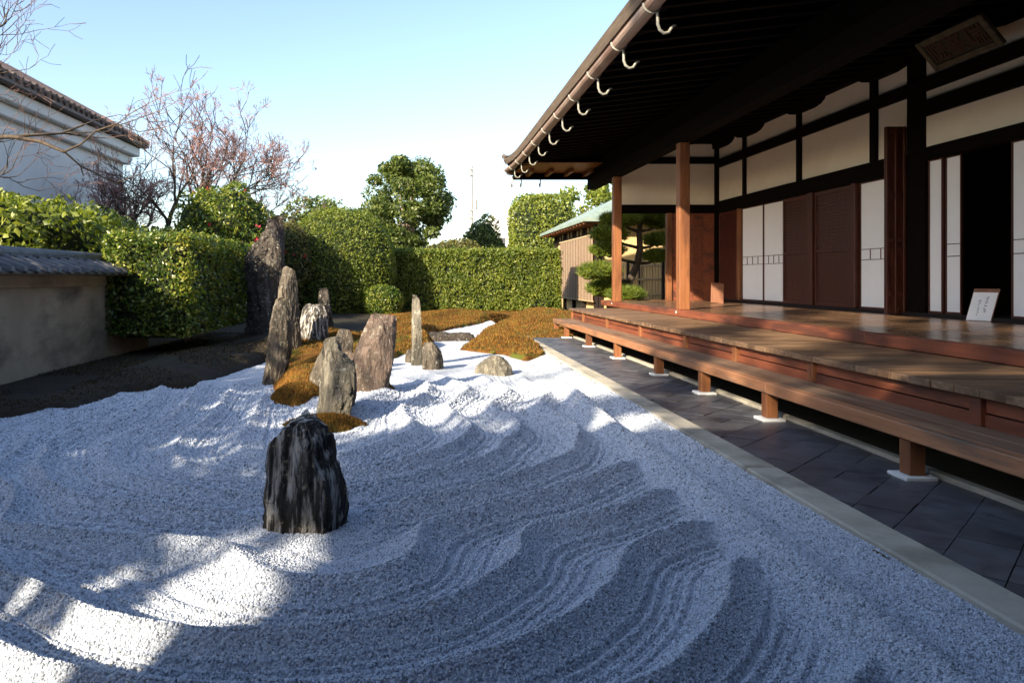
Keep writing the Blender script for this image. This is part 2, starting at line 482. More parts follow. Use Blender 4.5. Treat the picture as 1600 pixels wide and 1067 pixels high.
GRAVEL = np.array([(-3.7, -3), (-3.3, 3.5), (-3.05, 5.2), (-2.74, 5.6), (-2.6, 6.4), (-2.3, 6.62), (-2.06, 6.7), (-2.05, 7.83), (-1.91, 8.87), (-1.75, 9.15),
                   (-1.5, 8.4), (-1.34, 6.9), (-1.30, 6.4), (-1.12, 6.07), (-.87, 5.97), (-.59, 6.41), (-.23, 6.5), (-.52, 7.6), (-.48, 8.8), (-.25, 9.6), (.25, 10.1), (.2, 11),
                   (.1, 12.5), (.2, 13.3), (1.2, 16), (2.3, 18.2), (2.6, 18.2), (1.95, 16.2), (1.36, 14.4), (.9, 11.7), (.61, 10.2), (.75, 9.95),
                   (1.14, 9.6), (1.33, 9.08), (1.56, 9.35), (1.70, 9.8), (1.70, -3)])
def poly_sd(X, Y, poly):
    """signed distance, negative inside"""
    d = np.full(X.shape, 1e9); inside = np.zeros(X.shape, bool)
    n = len(poly)
    for i in range(n):
        ax, ay = poly[i]; bx_, by = poly[(i + 1) % n]
        ex, ey = bx_ - ax, by - ay
        t = np.clip(((X - ax) * ex + (Y - ay) * ey) / (ex * ex + ey * ey), 0, 1)
        d = np.minimum(d, np.hypot(X - ax - t * ex, Y - ay - t * ey))
        c = ((ay > Y) != (by > Y)) & (X < (bx_ - ax) * (Y - ay) / (by - ay + 1e-12) + ax)
        inside ^= c
    return np.where(inside, -d, d)

# crest lines of the raked waves, traced in plan (index, points)
def crest(idx, pts, drop=.92):
    return [(idx, *gp(x, y, drop)) for x, y in pts]
CR = []
CR += crest(0, [(1225, 842), (1150, 865), (1140, 920), (1090, 990), (1020, 1045), (960, 1065)])
CR += [(0, .2, 1.5), (-0, -.3, 1.42), (0, -.8, 1.46), (0, -1.35, 1.68), (0, -1.8, 2.1)]
CR += crest(1, [(1135, 787), (1050, 820), (980, 847), (960, 890), (900, 940), (815, 985), (700, 1022), (600, 1045), (450, 1050), (300, 1050)])
CR += [(1, -.8, 1.76), (1, -1.2, 1.97), (1, -1.6, 2.4), (1, -2.05, 3.0)]
CR += crest(2, [(1065, 740), (1000, 770), (925, 797), (860, 805), (820, 820), (810, 855), (765, 885), (690, 925), (600, 945), (500, 960), (410, 965), (325, 968), (225, 957), (130, 938), (0, 876)])
CR += [(2, -1.8, 2.85), (2, -2.25, 3.5), (2, -2.6, 4.4)]
CR += crest(3, [(995, 695), (940, 728), (850, 760), (750, 785), (675, 805), (655, 815), (650, 840), (630, 858), (600, 870), (500, 890), (400, 880), (345, 838), (210, 829), (120, 822), (60, 812), (0, 797)])
CR += [(3, -1.9, 3.4), (3, -2.3, 4.2), (3, -2.5, 5.0), (3, -2.45, 5.8)]
CR += crest(4, [(904, 665), (890, 700), (837, 721), (750, 749), (645, 770), (540, 779), (400, 787), (300, 785), (200, 772), (125, 760), (75, 735), (55, 710), (70, 680), (110, 660), (165, 648)])
CR += [(4, .92, 5.5), (4, 1.1, 6.18), (4, 1.05, 7.0)]
CR += crest(5, [(806, 651), (785, 682), (750, 710), (662, 731), (592, 745), (540, 752), (400, 755), (300, 750), (225, 732), (175, 710), (168, 690), (185, 670), (225, 652), (260, 645)])
CR += [(5, .55, 5.5), (5, .75, 6.18), (5, .68, 7.0)]
CR += crest(6, [(736, 661), (715, 682), (662, 703), (575, 721), (540, 724), (440, 726), (375, 722), (330, 718), (288, 704), (272, 680), (290, 660), (324, 641)])
CR += [(6, .21, 5.5), (6, .40, 6.18), (6, .32, 7.0)]
CR += crest(7, [(645, 661), (592, 682), (540, 700), (470, 704), (400, 695), (375, 675), (385, 655)])
CR += [(7, -.13, 5.5), (7, .06, 6.18), (7, -.02, 7.0), (8, -.48, 5.5), (8, -.3, 6.2)]
CR += crest(-1, [(1365, 955), (1350, 1025), (1320, 1067)]) + [(-1, .6, 1.36), (-1, .2, 1.2), (-1, -.5, 1.12), (-1, -1.2, 1.3), (-1, -2, 1.9), (-2, .8, 1.05), (-2, 0, .85), (-2, -1, .9), (-2, 1.45, 1.5)]
CR = np.array(CR)
_cx, _cy, _ci = CR[:, 1], CR[:, 2], CR[:, 0]
def _tps(r2): return .5 * r2 * np.log(r2 + 1e-9)
_n = len(CR)
_A = np.zeros((_n + 3, _n + 3))
_A[:_n, :_n] = _tps((_cx[:, None] - _cx) ** 2 + (_cy[:, None] - _cy) ** 2) + np.eye(_n) * .004
_A[:_n, _n] = 1; _A[:_n, _n + 1] = _cx; _A[:_n, _n + 2] = _cy
_A[_n:, :_n] = _A[:_n, _n:].T
_w = np.linalg.solve(_A, np.concatenate([_ci, np.zeros(3)]))
def phi(X, Y):
    out = _w[_n] + _w[_n + 1] * X + _w[_n + 2] * Y
    for k in range(_n):
        out = out + _w[k] * _tps((X - _cx[k]) ** 2 + (Y - _cy[k]) ** 2)
    return out
def gravel_h(X, Y):
    X = np.asarray(X, float); Y = np.asarray(Y, float)
    wob = .03 * fbm(np.stack([X * 2.5, Y * 2.5, X * 0 + 3.1], -1), 3)
    p = phi(X, Y) + wob
    t = p - np.floor(p)
    s = np.abs(t - .5) * 2                    # 1 at crest, 0 in trough
    s = np.sqrt(s * s + .004)
    s = 1.02 - np.sqrt((1.02 - s) ** 2 + .0008) # round the crest a little
    rip = np.cos(2 * np.pi * t * 8) * (1 - sstep(.42, .60, s))
    # wave height: high in front and on the hall side, low on the left
    right = sstep(-1.0, .15, X)
    near = 1 - sstep(2.4, 3.6, Y)
    A = .060 + .042 * np.maximum(right, near * sstep(-1.9, -1.1, X) * .85) * (1 - .45 * sstep(4.3, 5.2, Y))
    A = A * (1 - .0 * Y)
    A = A * (1 - sstep(6.3, 8.3, Y)) * (1 - .6 * sstep(-2.2, -2.7, X))
    A = A * (.97 + .14 * fbm(np.stack([X * 1.3, Y * 1.3, X * 0 + 9.], -1), 2))
    h = A * s ** 1.9 + rip * .0085 * sstep(.01, .05, A)
    arc = 1 - sstep(.98, 1.34, X)
    rid = .112 * np.exp(-((X - 1.26 - .015 * np.sin(Y * 2.3)) / .085) ** 2) * (1 - sstep(6.2, 7.6, Y))
    edge = .030 * sstep(1.38, 1.60, X)
    h = h * arc + edge
    h = np.maximum(h, rid) * .55 + .45 * np.sqrt(h * h + rid * rid) - .02
    # furrow round the near stone and the islands
    d1 = np.hypot((X + .46) / .30, (Y - 2.95) / .33)
    h = h * sstep(.55, 1.25, d1) + .012 * (1 - sstep(.55, 1.2, d1)) * 1.0
    h = h + .006 * fbm(np.stack([X * 9, Y * 9, X * 0 + 1.], -1), 3) + .02 * fbm(np.stack([X * .9, Y * .9, X * 0 + 5.], -1), 2)
    return h

ys = [-3.0]
while ys[-1] < 19.0:
    y = ys[-1]
    ys.append(y + (.12 if y < .7 else max(.0085, .0062 * y ** .95 if y < 9 else .07)))
ys = np.array(ys)
xs = np.concatenate([np.arange(-4.0, -2.2, .03), np.arange(-2.2, 1.70, .0125), [1.715]])
GX, GY = np.meshgrid(xs, ys)
GZ = gravel_h(GX, GY)
GZ = np.where(GX > 1.71, -.05, GZ)
nx, ny = len(xs), len(ys)
idx = np.arange(nx * ny).reshape(ny, nx)
quads = np.stack([idx[:-1, :-1], idx[:-1, 1:], idx[1:, 1:], idx[1:, :-1]], -1).reshape(-1, 4)
me = np_mesh('gravel_bed', np.stack([GX, GY, GZ], -1).reshape(-1, 3), quads)
tag(link('gravel_bed', me, M['gravel'], smooth=True), 'pale raked gravel bed swept into deep curved wave ridges', kind='structure')
# second sheet: the dry stream that leaves the bed at the back right
sx_, sy_ = np.meshgrid(np.arange(-.2, 3.2, .05), np.arange(19.0, 19.06, .05))

# loose pebbles in view (stuff): geometry-node instances on sampled points
def pebbles():
    P = []
    def strip(y0, y1, dens, size):
        x0 = -.60 * y1 - .05
        n = int(dens * (y1 - y0) * (1.69 - max(x0, -3.2)))
        X = RNG.uniform(max(x0, -3.2), 1.69, n); Y = RNG.uniform(y0, y1, n)
        ok = (X > -.60 * Y - .06)
        X, Y = X[ok], Y[ok]
        sd = poly_sd(X, Y, GRAVEL)
        ok = sd < 0.01
        X, Y = X[ok], Y[ok]
        Z = gravel_h(X, Y)
        P.append(np.stack([X, Y, Z, size * RNG.uniform(.6, 1.35, len(X))], -1))
    strip(1.45, 2.1, 46000, .0033)
    strip(2.1, 2.9, 36000, .0036)
    strip(2.9, 3.9, 21000, .0044)
    strip(3.9, 5.2, 11000, .0054)
    strip(5.2, 6.8, 5000, .0066)
    P = np.concatenate(P)
    me = bpy.data.meshes.new('pebble_points')
    me.vertices.add(len(P))
    co = P[:, :3].copy(); co[:, 2] += P[:, 3] * .25
    me.vertices.foreach_set('co', co.astype(np.float32).ravel())
    a = me.attributes.new('psize', 'FLOAT', 'POINT'); a.data.foreach_set('value', P[:, 3].astype(np.float32))
    rot = RNG.uniform(0, 6.28, (len(P), 3)).astype(np.float32)
    a = me.attributes.new('prot', 'FLOAT_VECTOR', 'POINT'); a.data.foreach_set('vector', rot.ravel())
    o = link('gravel_pebbles', me, None)
    tag(o, 'loose pale grey pebbles covering the raked gravel bed', kind='stuff')
    ng = bpy.data.node_groups.new('pebble_scatter', 'GeometryNodeTree')
    ng.interface.new_socket('Geometry', in_out='INPUT', socket_type='NodeSocketGeometry')
    ng.interface.new_socket('Geometry', in_out='OUTPUT', socket_type='NodeSocketGeometry')
    N = ng.nodes
    gi = N.new('NodeGroupInput'); go = N.new('NodeGroupOutput')
    ico = N.new('GeometryNodeMeshIcoSphere'); ico.inputs['Radius'].default_value = 1; ico.inputs['Subdivisions'].default_value = 1
    tr = N.new('GeometryNodeTransform'); tr.inputs['Scale'].default_value = (1.25, .95, .75)
    sm = N.new('GeometryNodeSetMaterial'); sm.inputs['Material'].default_value = M['pebble']
    iop = N.new('GeometryNodeInstanceOnPoints')
    na = N.new('GeometryNodeInputNamedAttribute'); na.data_type = 'FLOAT'; na.inputs['Name'].default_value = 'psize'
    nr = N.new('GeometryNodeInputNamedAttribute'); nr.data_type = 'FLOAT_VECTOR'; nr.inputs['Name'].default_value = 'prot'
    e2r = N.new('FunctionNodeEulerToRotation')
    m2p = N.new('GeometryNodeMeshToPoints')
    l = ng.links.new
    l(gi.outputs[0], m2p.inputs['Mesh']); l(m2p.outputs[0], iop.inputs['Points'])
    l(ico.outputs[0], tr.inputs['Geometry']); l(tr.outputs[0], sm.inputs['Geometry']); l(sm.outputs[0], iop.inputs['Instance'])
    l(na.outputs[0], iop.inputs['Scale']); l(nr.outputs[0], e2r.inputs[0]); l(e2r.outputs[0], iop.inputs['Rotation'])
    l(iop.outputs[0], go.inputs[0])
    o.modifiers.new('scatter', 'NODES').node_group = ng
pebbles()

# mossy banks around the gravel ------------------------------------------
def bank_h(X, Y):
    sd = poly_sd(X, Y, GRAVEL) + .045 * fbm(np.stack([X * 6, Y * 6, X * 0 + 2.], -1), 3)
    z = np.where(sd > 0, .035 + (.11 - .06 * sstep(8.5, 10, Y)) * (1 - np.exp(-sd / .35)), .035 - 1.4 * np.minimum(-sd, .15))
    for (mx, my, sx, sy, hh) in [(1.15, 10.5, .40, .5, .10), (1.75, 11.6, .5, .6, .09), (2.9, 16.8, .75, 1.2, .22), (2.2, 14.9, .5, .8, .14),
                                 (-.1, 10.9, .5, .6, .17), (-.3, 13.0, 1.0, .9, .16), (1.0, 17.4, 1.2, .9, .16), (-1.1, 6.6, .28, .4, .12), (-.7, 7.6, .5, .5, .14),
                                 (-1.6, 10.5, .8, 1.2, .2), (-3.2, 8.0, .6, 1.2, .10)]:
        z = z + hh * np.exp(-((X - mx) / sx) ** 2 - ((Y - my) / sy) ** 2) * sstep(0, .12, sd)
    z = z + (.03 * fbm(np.stack([X * 3, Y * 3, X * 0], -1), 3) + .010 * fbm(np.stack([X * 14, Y * 14, X * 0 + 4], -1), 2)) * sstep(0, .1, sd)
    z = np.where(sd > 0, .03 + (z - .03) * (1 - .85 * sstep(-2.5, -3.2, X)), z)
    z = np.where((X > 1.5) & (Y > 12.0) & (Y < 13.2), .0 + (z) * sstep(12.3, 13.2, Y), z)
    cor = (X > 1.66) & (Y < 12.35)
    z = np.where(cor, -.18, z)
    z = np.where(X < -3.78, .02, z)
    return z, sd
bxs = np.arange(-5.0, 5.6, .045); bys = np.arange(2.0, 21.5, .055)
BX, BY = np.meshgrid(bxs, bys)
BZ, BSD = bank_h(BX, BY)
idx = np.arange(BX.size).reshape(BX.shape)
quads = np.stack([idx[:-1, :-1], idx[:-1, 1:], idx[1:, 1:], idx[1:, :-1]], -1).reshape(-1, 4)
keep = (BZ.ravel()[quads] > -.1).any(1)
BV = np.stack([BX, BY, BZ], -1).reshape(-1, 3)
qx = BX.ravel()[quads].mean(1); qy = BY.ravel()[quads].mean(1)
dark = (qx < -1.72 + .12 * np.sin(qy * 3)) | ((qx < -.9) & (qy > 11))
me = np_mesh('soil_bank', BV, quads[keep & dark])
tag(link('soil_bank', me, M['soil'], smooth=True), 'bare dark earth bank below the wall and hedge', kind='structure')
me = np_mesh('moss_bank', BV, quads[keep & ~dark])
tag(link('moss_bank', me, M['moss'], smooth=True), 'low mossy bank bordering the gravel bed', kind='structure')

def blade_mesh(P, h, w, lean=.5):
    """one triangle per moss blade"""
    n = len(P)
    a = RNG.uniform(0, 2 * np.pi, n); ld = RNG.uniform(0, 2 * np.pi, n)
    hh = h * RNG.uniform(.5, 1.3, n); l = lean * hh * RNG.uniform(0, 1, n)
    d = np.stack([np.cos(a), np.sin(a), 0 * a], -1) * (w * .5)
    top = P + np.stack([np.cos(ld) * l, np.sin(ld) * l, hh], -1)
    V = np.stack([P - d, P + d, top], 1).reshape(-1, 3)
    return np_mesh('blades', V, np.arange(3 * n).reshape(-1, 3))
n = 260000
X = RNG.uniform(-2.6, 3.9, n); Y = 5.5 + 13.5 * RNG.uniform(0, 1, n) ** 1.3
Z, sd = bank_h(X, Y)
ok = (sd > .005) & (Z > 0) & (X > -.6 * Y) & (X > -1.75 + .12 * np.sin(Y * 3)) & ((Y < 11) | (X > -.9))
X, Y, Z = X[ok], Y[ok], Z[ok]
P = np.stack([X, Y, Z - .004], -1)
nearm = Y < 9
allv = []
me = blade_mesh(P, np.where(nearm, .020, .032), np.where(nearm, .007, .013)[:, None])
tag(link('moss_tufts', me, M['moss_blade']), 'orange brown moss tufts growing on the banks', kind='stuff')

n = 26000
X = RNG.uniform(-3.75, -1.7, n); Y = RNG.uniform(4.6, 13, n)
Z, sd = bank_h(X, Y)
ok = (sd > .01) & (Z > 0) & (vnoise(np.stack([X * 2.2, Y * 2.2, X * 0], -1)) > -.25)
P = np.stack([X[ok], Y[ok], Z[ok] - .003], -1)
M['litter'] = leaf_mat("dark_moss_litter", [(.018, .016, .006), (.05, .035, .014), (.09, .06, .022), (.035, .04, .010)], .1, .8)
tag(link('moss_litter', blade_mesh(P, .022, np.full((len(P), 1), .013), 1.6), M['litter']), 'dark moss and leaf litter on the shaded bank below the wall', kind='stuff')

def moss_mound(cx, cy, rx, ry, h, label, nb=5000):
    n_r, n_a = 14, 40
    V = []; Fc = []
    r = np.linspace(0, 1, n_r)
    for i in range(n_r):
        for k in range(n_a):
            a = 2 * math.pi * k / n_a
            wob = 1 + .16 * math.sin(3 * a + cx) + .09 * math.sin(5 * a + 2 + cy)
            x = cx + math.cos(a) * rx * r[i] * wob; y = cy + math.sin(a) * ry * r[i] * wob
            V.append((x, y, h * (1 - r[i] ** 2.4) - .012))
    V = np.array(V)
    V[:, 2] += .010 * fbm(np.stack([V[:, 0] * 16, V[:, 1] * 16, V[:, 0] * 0], -1), 3)
    V[:, 2] += float(gravel_h(np.array([cx]), np.array([cy - ry * .7]))[0]) * .5
    for i in range(n_r - 1):
        for k in range(n_a):
            Fc.append((i * n_a + k, i * n_a + (k + 1) % n_a, (i + 1) * n_a + (k + 1) % n_a, (i + 1) * n_a + k))
    root = empty('moss_mound', (cx, cy, 0), label, 'moss')
    link('moss_cushion', np_mesh('moss_cushion', V, np.array(Fc)), M['moss'], root, smooth=True)
    fi = RNG.integers(0, len(Fc), nb); q = np.array(Fc)[fi]
    u = RNG.random((nb, 2, 1))
    p = (V[q[:, 0]] * (1 - u[:, 0]) + V[q[:, 1]] * u[:, 0]) * (1 - u[:, 1]) + (V[q[:, 3]] * (1 - u[:, 0]) + V[q[:, 2]] * u[:, 0]) * u[:, 1]
    tag(link('moss_fibre', blade_mesh(p, .018, .006, .7), M['moss_blade'], root), kind='stuff')
moss_mound(-.64, 5.0, .27, .17, .075, 'small orange moss cushion at foot of leaning stone nearest the black stone', 7000)
moss_mound(-1.00, 6.12, .25, .33, .13, 'brown moss cushion between the left pillar stone and the leaning stones', 9000)

# ------------------------------------------------------------------ corridor: kerb and slate tiles
pav = MB()
pav.box(1.84, 2.66, -3, 12.3, -.15, -.012)
pav_o = tag(pav.build('slate_paving', M['grout']), 'dark slate paving laid diagonally beside the step', kind='structure')
def clip_poly(poly, x0, x1, y0, y1):
    def cl(p, ax, v, sgn):
        out = []
        for i in range(len(p)):
            a, b = p[i], p[(i + 1) % len(p)]
            ia = sgn * (a[ax] - v) >= 0; ib = sgn * (b[ax] - v) >= 0
            if ia: out.append(a)
            if ia != ib:
                t = (v - a[ax]) / (b[ax] - a[ax])
                out.append(tuple(a[k] + t * (b[k] - a[k]) for k in (0, 1)))
        return out
    for ax, v, s_ in ((0, x0, 1), (0, x1, -1), (1, y0, 1), (1, y1, -1)):
        if len(poly) < 3: return []
        poly = cl(poly, ax, v, s_)
    return poly
TS = .196; GAP = .0022
tile_list = []
for i in range(-60, 120):
    for j in range(-60, 120):
        u, v = i * TS, j * TS
        c = math.sqrt(.5)
        def tp(a, b): return ((a + b) * c, (a - b) * c + 6)
        poly = [tp(u + GAP, v + GAP), tp(u + TS - GAP, v + GAP), tp(u + TS - GAP, v + TS - GAP), tp(u + GAP, v + TS - GAP)]
        cx = sum(p[0] for p in poly) / 4; cy = sum(p[1] for p in poly) / 4
        if not (1.6 < cx < 2.9 and 1.0 < cy < 12.6): continue
        poly = clip_poly(poly, 1.852, 2.60, 1.0, 12.28)
        if len(poly) >= 3:
            area = abs(sum(poly[k][0] * poly[(k + 1) % len(poly)][1] - poly[(k + 1) % len(poly)][0] * poly[k][1] for k in range(len(poly)))) / 2
            if area > .0008: tile_list.append((cy, poly, cx))
tile_list.sort(key=lambda t: t[0])
full = None
rest = MB()
cnt = 0
for (cy, poly, cx) in tile_list:
    px = VX + F * cx / cy
    if cnt < 300 and px < 1680:
        cnt += 1
        dz = random.uniform(-.0025, .0025)
        mb = MB().prism([(p[0] - cx, p[1] - cy) for p in poly], -.02, 0)
        o = mb.build('slate_tile', M['tile'], pav_o, (cx, cy, dz))
        o.rotation_euler = (random.uniform(-.006, .006), random.uniform(-.006, .006), 0)
    else:
        rest.prism(poly, -.02, random.uniform(-.002, .002))
if rest.v: tag(rest.build('slate_tiles', M['tile'], pav_o), kind='stuff')
kerb = tag(MB().box(1.69, 1.845, -3, 12.3, -.15, .0).build('kerb', M['grout']), 'pale stone kerb between gravel and slate paving', kind='structure')
ky = -3.0
for L_ in (4.8, 1.95, 2.15, 1.8, 2.05, 2.0, 1.55):
    y1 = min(ky + L_, 12.3)
    bx('kerb_stone', 1.685, 1.848, ky + .002, y1 - .002, -.1, .028 + random.uniform(-.002, .002), M['kerb'], kerb, .008)
    ky = y1
# edging on the far side and dirt under the veranda
edge = tag(MB().box(2.66, 6.4, -3, 14.0, -.1, .01).build('earth_floor', M['soil']), 'bare earth under the veranda', kind='structure')
ky = -3.0
while ky < 12.2:
    y1 = min(ky + random.uniform(1.3, 1.9), 12.3)
    bx('edging_stone', 2.605, 2.665, ky + .003, y1 - .003, -.1, .022, M['kerb'], edge, .006)
    ky = y1

# ------------------------------------------------------------------ temple hall
ZF, ZD, ZB = .553, .455, .271       # platform, middle deck, step heights
XW = 5.98                           # wall plane
YE = 14.6                           # end wall plane
hall = empty('temple_hall', (4.3, 6, 0), 'dark timber temple hall with cream plaster, deep eaves and stepped veranda', 'temple')

# --- lowest step: long planks on short legs
step = MB().box(2.50, 2.74, -.8, 13.0, ZB - .10, ZB - .045).build('step', M['wood_dark'], hall)
joints = [-.8, 1.3, 5.1, 9.06, 13.2]
for a, b in zip(joints[:-1], joints[1:]):
    bx('step_plank', 2.43, 2.505, a + .002, b - .002, ZB - .078, ZB, M['wood_bench'], step, .006)
    x = 2.507
    for w in (.135, .138):
        bx('step_plank', x, x + w, a + .002, b - .002, ZB - .042, ZB - .002, M['wood_bench_top'], step, .004)
        x += w + .003
for y in (13.12, 12.2, 10.6, 9.06, 7.49, 6.29, 5.11, 3.62, 2.2, .8):
    l = bx('step_leg', 2.445, 2.525, y, y + .082, .016, ZB - .08, M['wood_post'], step, .004)
    bx('pad_stone', 2.405, 2.565, y - .035, y + .117, -.03, .016, M['pad'], step, .004)

# --- middle deck with cross planks, fascia boards and short posts
deck = MB().box(2.90, 3.70, -.8, 13.2, ZD - .12, ZD - .045).build('veranda_deck', M['wood_dark'], hall)
y = -.8
pw = .168
while y < 13.25:
    w = pw
    bx('deck_plank', 2.745 + random.uniform(-.006, .004), 3.695, y + .0025, y + w - .0025, ZD - .042, ZD + random.uniform(-.0015, .0015), M['wood_deck'], deck, .004)
    y += w
fy = [13.25, 12.35, 10.8, 9.17, 7.62, 6.43, 5.19, 3.66, 2.2, .7]
for y in fy:
    bx('fascia_post', 2.768, 2.858, y - .075, y, ZB - .002 if y > 0 else ZB, ZD - .044, M['wood_post'] if y > 4 else M['wood_red'], deck, .004)
for a, b in zip(fy[1:], fy[:-1]):
    bx('fascia_board', 2.795, 2.825, a + .001, b - .077, ZD - .118, ZD - .046, M['wood_red'], deck, .003)
    bx('fascia_board', 2.789, 2.820, a + .001, b - .077, ZB - .03, ZD - .126, M['wood_red'], deck, .003)

# --- top platform with lengthwise polished planks
plat = MB().box(3.80, 6.35, -.8, 14.75, ZF - .2, ZF - .04).build('veranda_floor', M['wood_dark'], hall)
for a, b in zip([-.8, 2.1, 6.0, 10.4], [2.1, 6.0, 10.4, 14.72]):
    bx('edge_beam', 3.68, 3.80, a + .001, b - .001, ZD + .004, ZF, M['wood_red'], plat, .006)
x = 3.803; k = 0
while x < 5.95:
    w = .205
    cuts = [-.8, 1.2 + .9 * (k % 3), 5.6 + .8 * ((k + 1) % 3), 9.9 + .7 * (k % 2), 14.72]
    for a, b in zip(cuts[:-1], cuts[1:]):
        bx('floor_plank', x, min(x + w - .003, 5.99), a + .0012, b - .0012, ZF - .038, ZF + random.uniform(-.001, .001) - .001, M['wood_floor'], plat, .003)
    x += w; k += 1
bx('end_sill', 3.70, 6.0, 14.722, 14.80, ZD, ZF + .004, M['wood_post'], plat)

# --- posts on the platform edge
for y in (13.80, 10.32):
    bx('veranda_post', 3.70, 3.85, y, y + .15, ZF, 3.06, M['wood_post'], hall, .008)
    bx('nail_cover', 3.672, 3.682, y + .06, y + .09, ZF - .05, ZF - .02, M['pad'], hall, .004)
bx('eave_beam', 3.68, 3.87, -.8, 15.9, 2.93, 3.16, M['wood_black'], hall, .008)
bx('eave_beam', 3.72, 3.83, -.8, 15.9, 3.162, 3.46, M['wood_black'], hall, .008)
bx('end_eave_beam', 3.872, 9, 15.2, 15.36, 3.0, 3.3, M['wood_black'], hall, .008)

# --- long wall facing the garden
def post(y0, y1, z0, z1, m=M['wood_dark'], x0=XW - .035, x1=XW + .09, name='wall_post'):
    return bx(name, x0, x1, y0, y1, z0, z1, m, hall, .005)
zs = ZF + .04
bx('door_sill', XW - .06, XW + .12, -.8, YE - .1, ZF - .001, zs, M['wood_dark'], hall)
bx('lintel_beam', XW - .03, XW + .12, 9.02, YE - .1, 2.30, 2.53, M['wood_black'], hall)
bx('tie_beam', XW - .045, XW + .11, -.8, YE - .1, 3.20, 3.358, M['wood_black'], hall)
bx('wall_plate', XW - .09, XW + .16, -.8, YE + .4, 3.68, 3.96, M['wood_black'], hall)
posts_y = [(14.5, 14.62), (13.28, 13.38), (11.36, 11.47), (9.47, 9.60)]
for (a, b) in posts_y:
    post(a, b, 2.53, 3.68, M['wood_black'])
post(11.0, 11.14, zs, 2.30, M['wood_shutter'])
post(13.53, 13.62, zs, 2.30, M['wood_post'])
post(9.92, 10.02, zs, 2.30, M['wood_shutter'])
post(8.58, 8.895, zs, 3.68, M['wood_black'], XW - .012, XW + .12, 'main_pillar')
# boat-shaped bracket arms under the wall plate
def bracket(y, half=.62):
    d = 3.68
    poly = [(y - half, d), (y - half + .02, d - .03), (y - half + .12, d - .075), (y - half + .28, d - .10), (y + half - .28, d - .10), (y + half - .12, d - .075), (y + half - .02, d - .03), (y + half, d)]
    MB().prism(poly, XW - .08, XW + .10, 'x').build('bracket_arm', M['wood_black'], hall)
for y in (14.3, 13.1, 11.2, 9.3, 7.2, 5.2): bracket(y, .50)
ys_ = [14.5, 13.38, 13.28, 11.47, 11.36, 9.60, 9.47, 8.9]
for a, b in ((13.38, 14.5), (11.47, 13.28), (9.60, 11.36), (8.9, 9.47)):
    bx('plaster_panel', XW + .01, XW + .06, a, b, 2.53, 3.20, M['plaster'], hall, 0)
    bx('plaster_panel', XW + .01, XW + .06, a, b, 3.358, 3.68, M['plaster'], hall, 0)
# entrance bay nearer the camera
bx('lintel_beam', XW - .03, XW + .12, -.8, 8.60, 2.392, 2.54, M['wood_black'], hall)
bx('upper_beam', XW - .05, XW + .12, -.8, 8.60, 2.905, 3.087, M['wood_black'], hall)
bx('plaster_panel', XW + .01, XW + .06, -.8, 8.60, 2.54, 2.905, M['plaster'], hall, 0)
bx('plaster_panel', XW + .01, XW + .06, -.8, 8.60, 3.087, 3.20, M['plaster'], hall, 0)
bx('plaster_panel', XW + .01, XW + .06, -.8, 8.60, 3.358, 3.68, M['plaster'], hall, 0)

def shoji(y0, y1, z0, z1, band=True, n=4, x=XW + .03):
    d = empty_part('shoji_door', (x, y0, z0))
    m = M['wood_shutter']
    t = .016
    d = MB().box(x + .006, x + .014, y0 + t, y1 - t, z0 + t, z1 - t).build('shoji_door', M['paper'], hall)
    for a, b in ((y0, y0 + t), (y1 - t, y1)):
        bx('stile', x - .008, x + .02, a, b, z0, z1, m, d, .002)
    for a, b in ((z0, z0 + t * 1.6), (z1 - t, z1)):
        bx('rail', x - .006, x + .018, y0 + t, y1 - t, a, b, m, d, .002)
    if band:
        za, zb = 1.25, 1.39
        for z in (za, zb):
            bx('lattice_bar', x - .004, x + .005, y0 + t, y1 - t, z - .004, z + .004, m, d, .001)
        for k in range(1, n):
            yy = y0 + (y1 - y0) * k / n
            bx('lattice_bar', x - .003, x + .005, yy - .006, yy + .006, za + .0045, zb - .0045, m, d, .001)
    return d
def empty_part(*a): return None
shoji(12.68, 13.52, zs, 2.295)
shoji(11.96, 12.675, zs, 2.295)
shoji(9.24, 9.90, zs, 2.295, n=3)
shoji(8.34, 8.57, zs, 2.388, band=False)
shoji(8.09, 8.335, zs, 2.388, n=1, x=XW + .06)
shoji(6.42, 7.38, zs, 2.388, n=1, x=XW + .04)
shoji(5.4, 6.415, zs, 2.388, x=XW + .04)
bx('wood_wall', XW + .02, XW + .09, -.8, 5.39, zs, 2.39, M['wood_shutter'], hall)
def shutter(y0, y1, z0=zs, z1=2.296):
    x = XW + .012
    d = MB().box(x + .012, x + .03, y0, y1, z0, z1).build('shutter', M['wood_shutter'], hall)
    for a, b in ((y0, y0 + .045), (y1 - .045, y1)):
        bx('stile', x - .012, x + .0115, a, b, z0, z1, M['wood_shutter'], d, .003)
    for a, b in ((z0, z0 + .06), (z1 - .06, z1), (1.38, 1.43)):
        bx('rail', x - .010, x + .0115, y0 + .0455, y1 - .0455, a, b, M['wood_shutter'], d, .003)
    mb = MB(); z = z0 + .10
    while z < z1 - .08:
        if not 1.36 < z < 1.45:
            mb.box(x - .003, x + .0115, y0 + .046, y1 - .046, z - .010, z + .010)
        z += .047
    tag(mb.build('battens', M['wood_shutter'], d), kind='stuff')
shutter(13.63, 14.49)
shutter(11.145, 11.95)
shutter(10.03, 10.995)
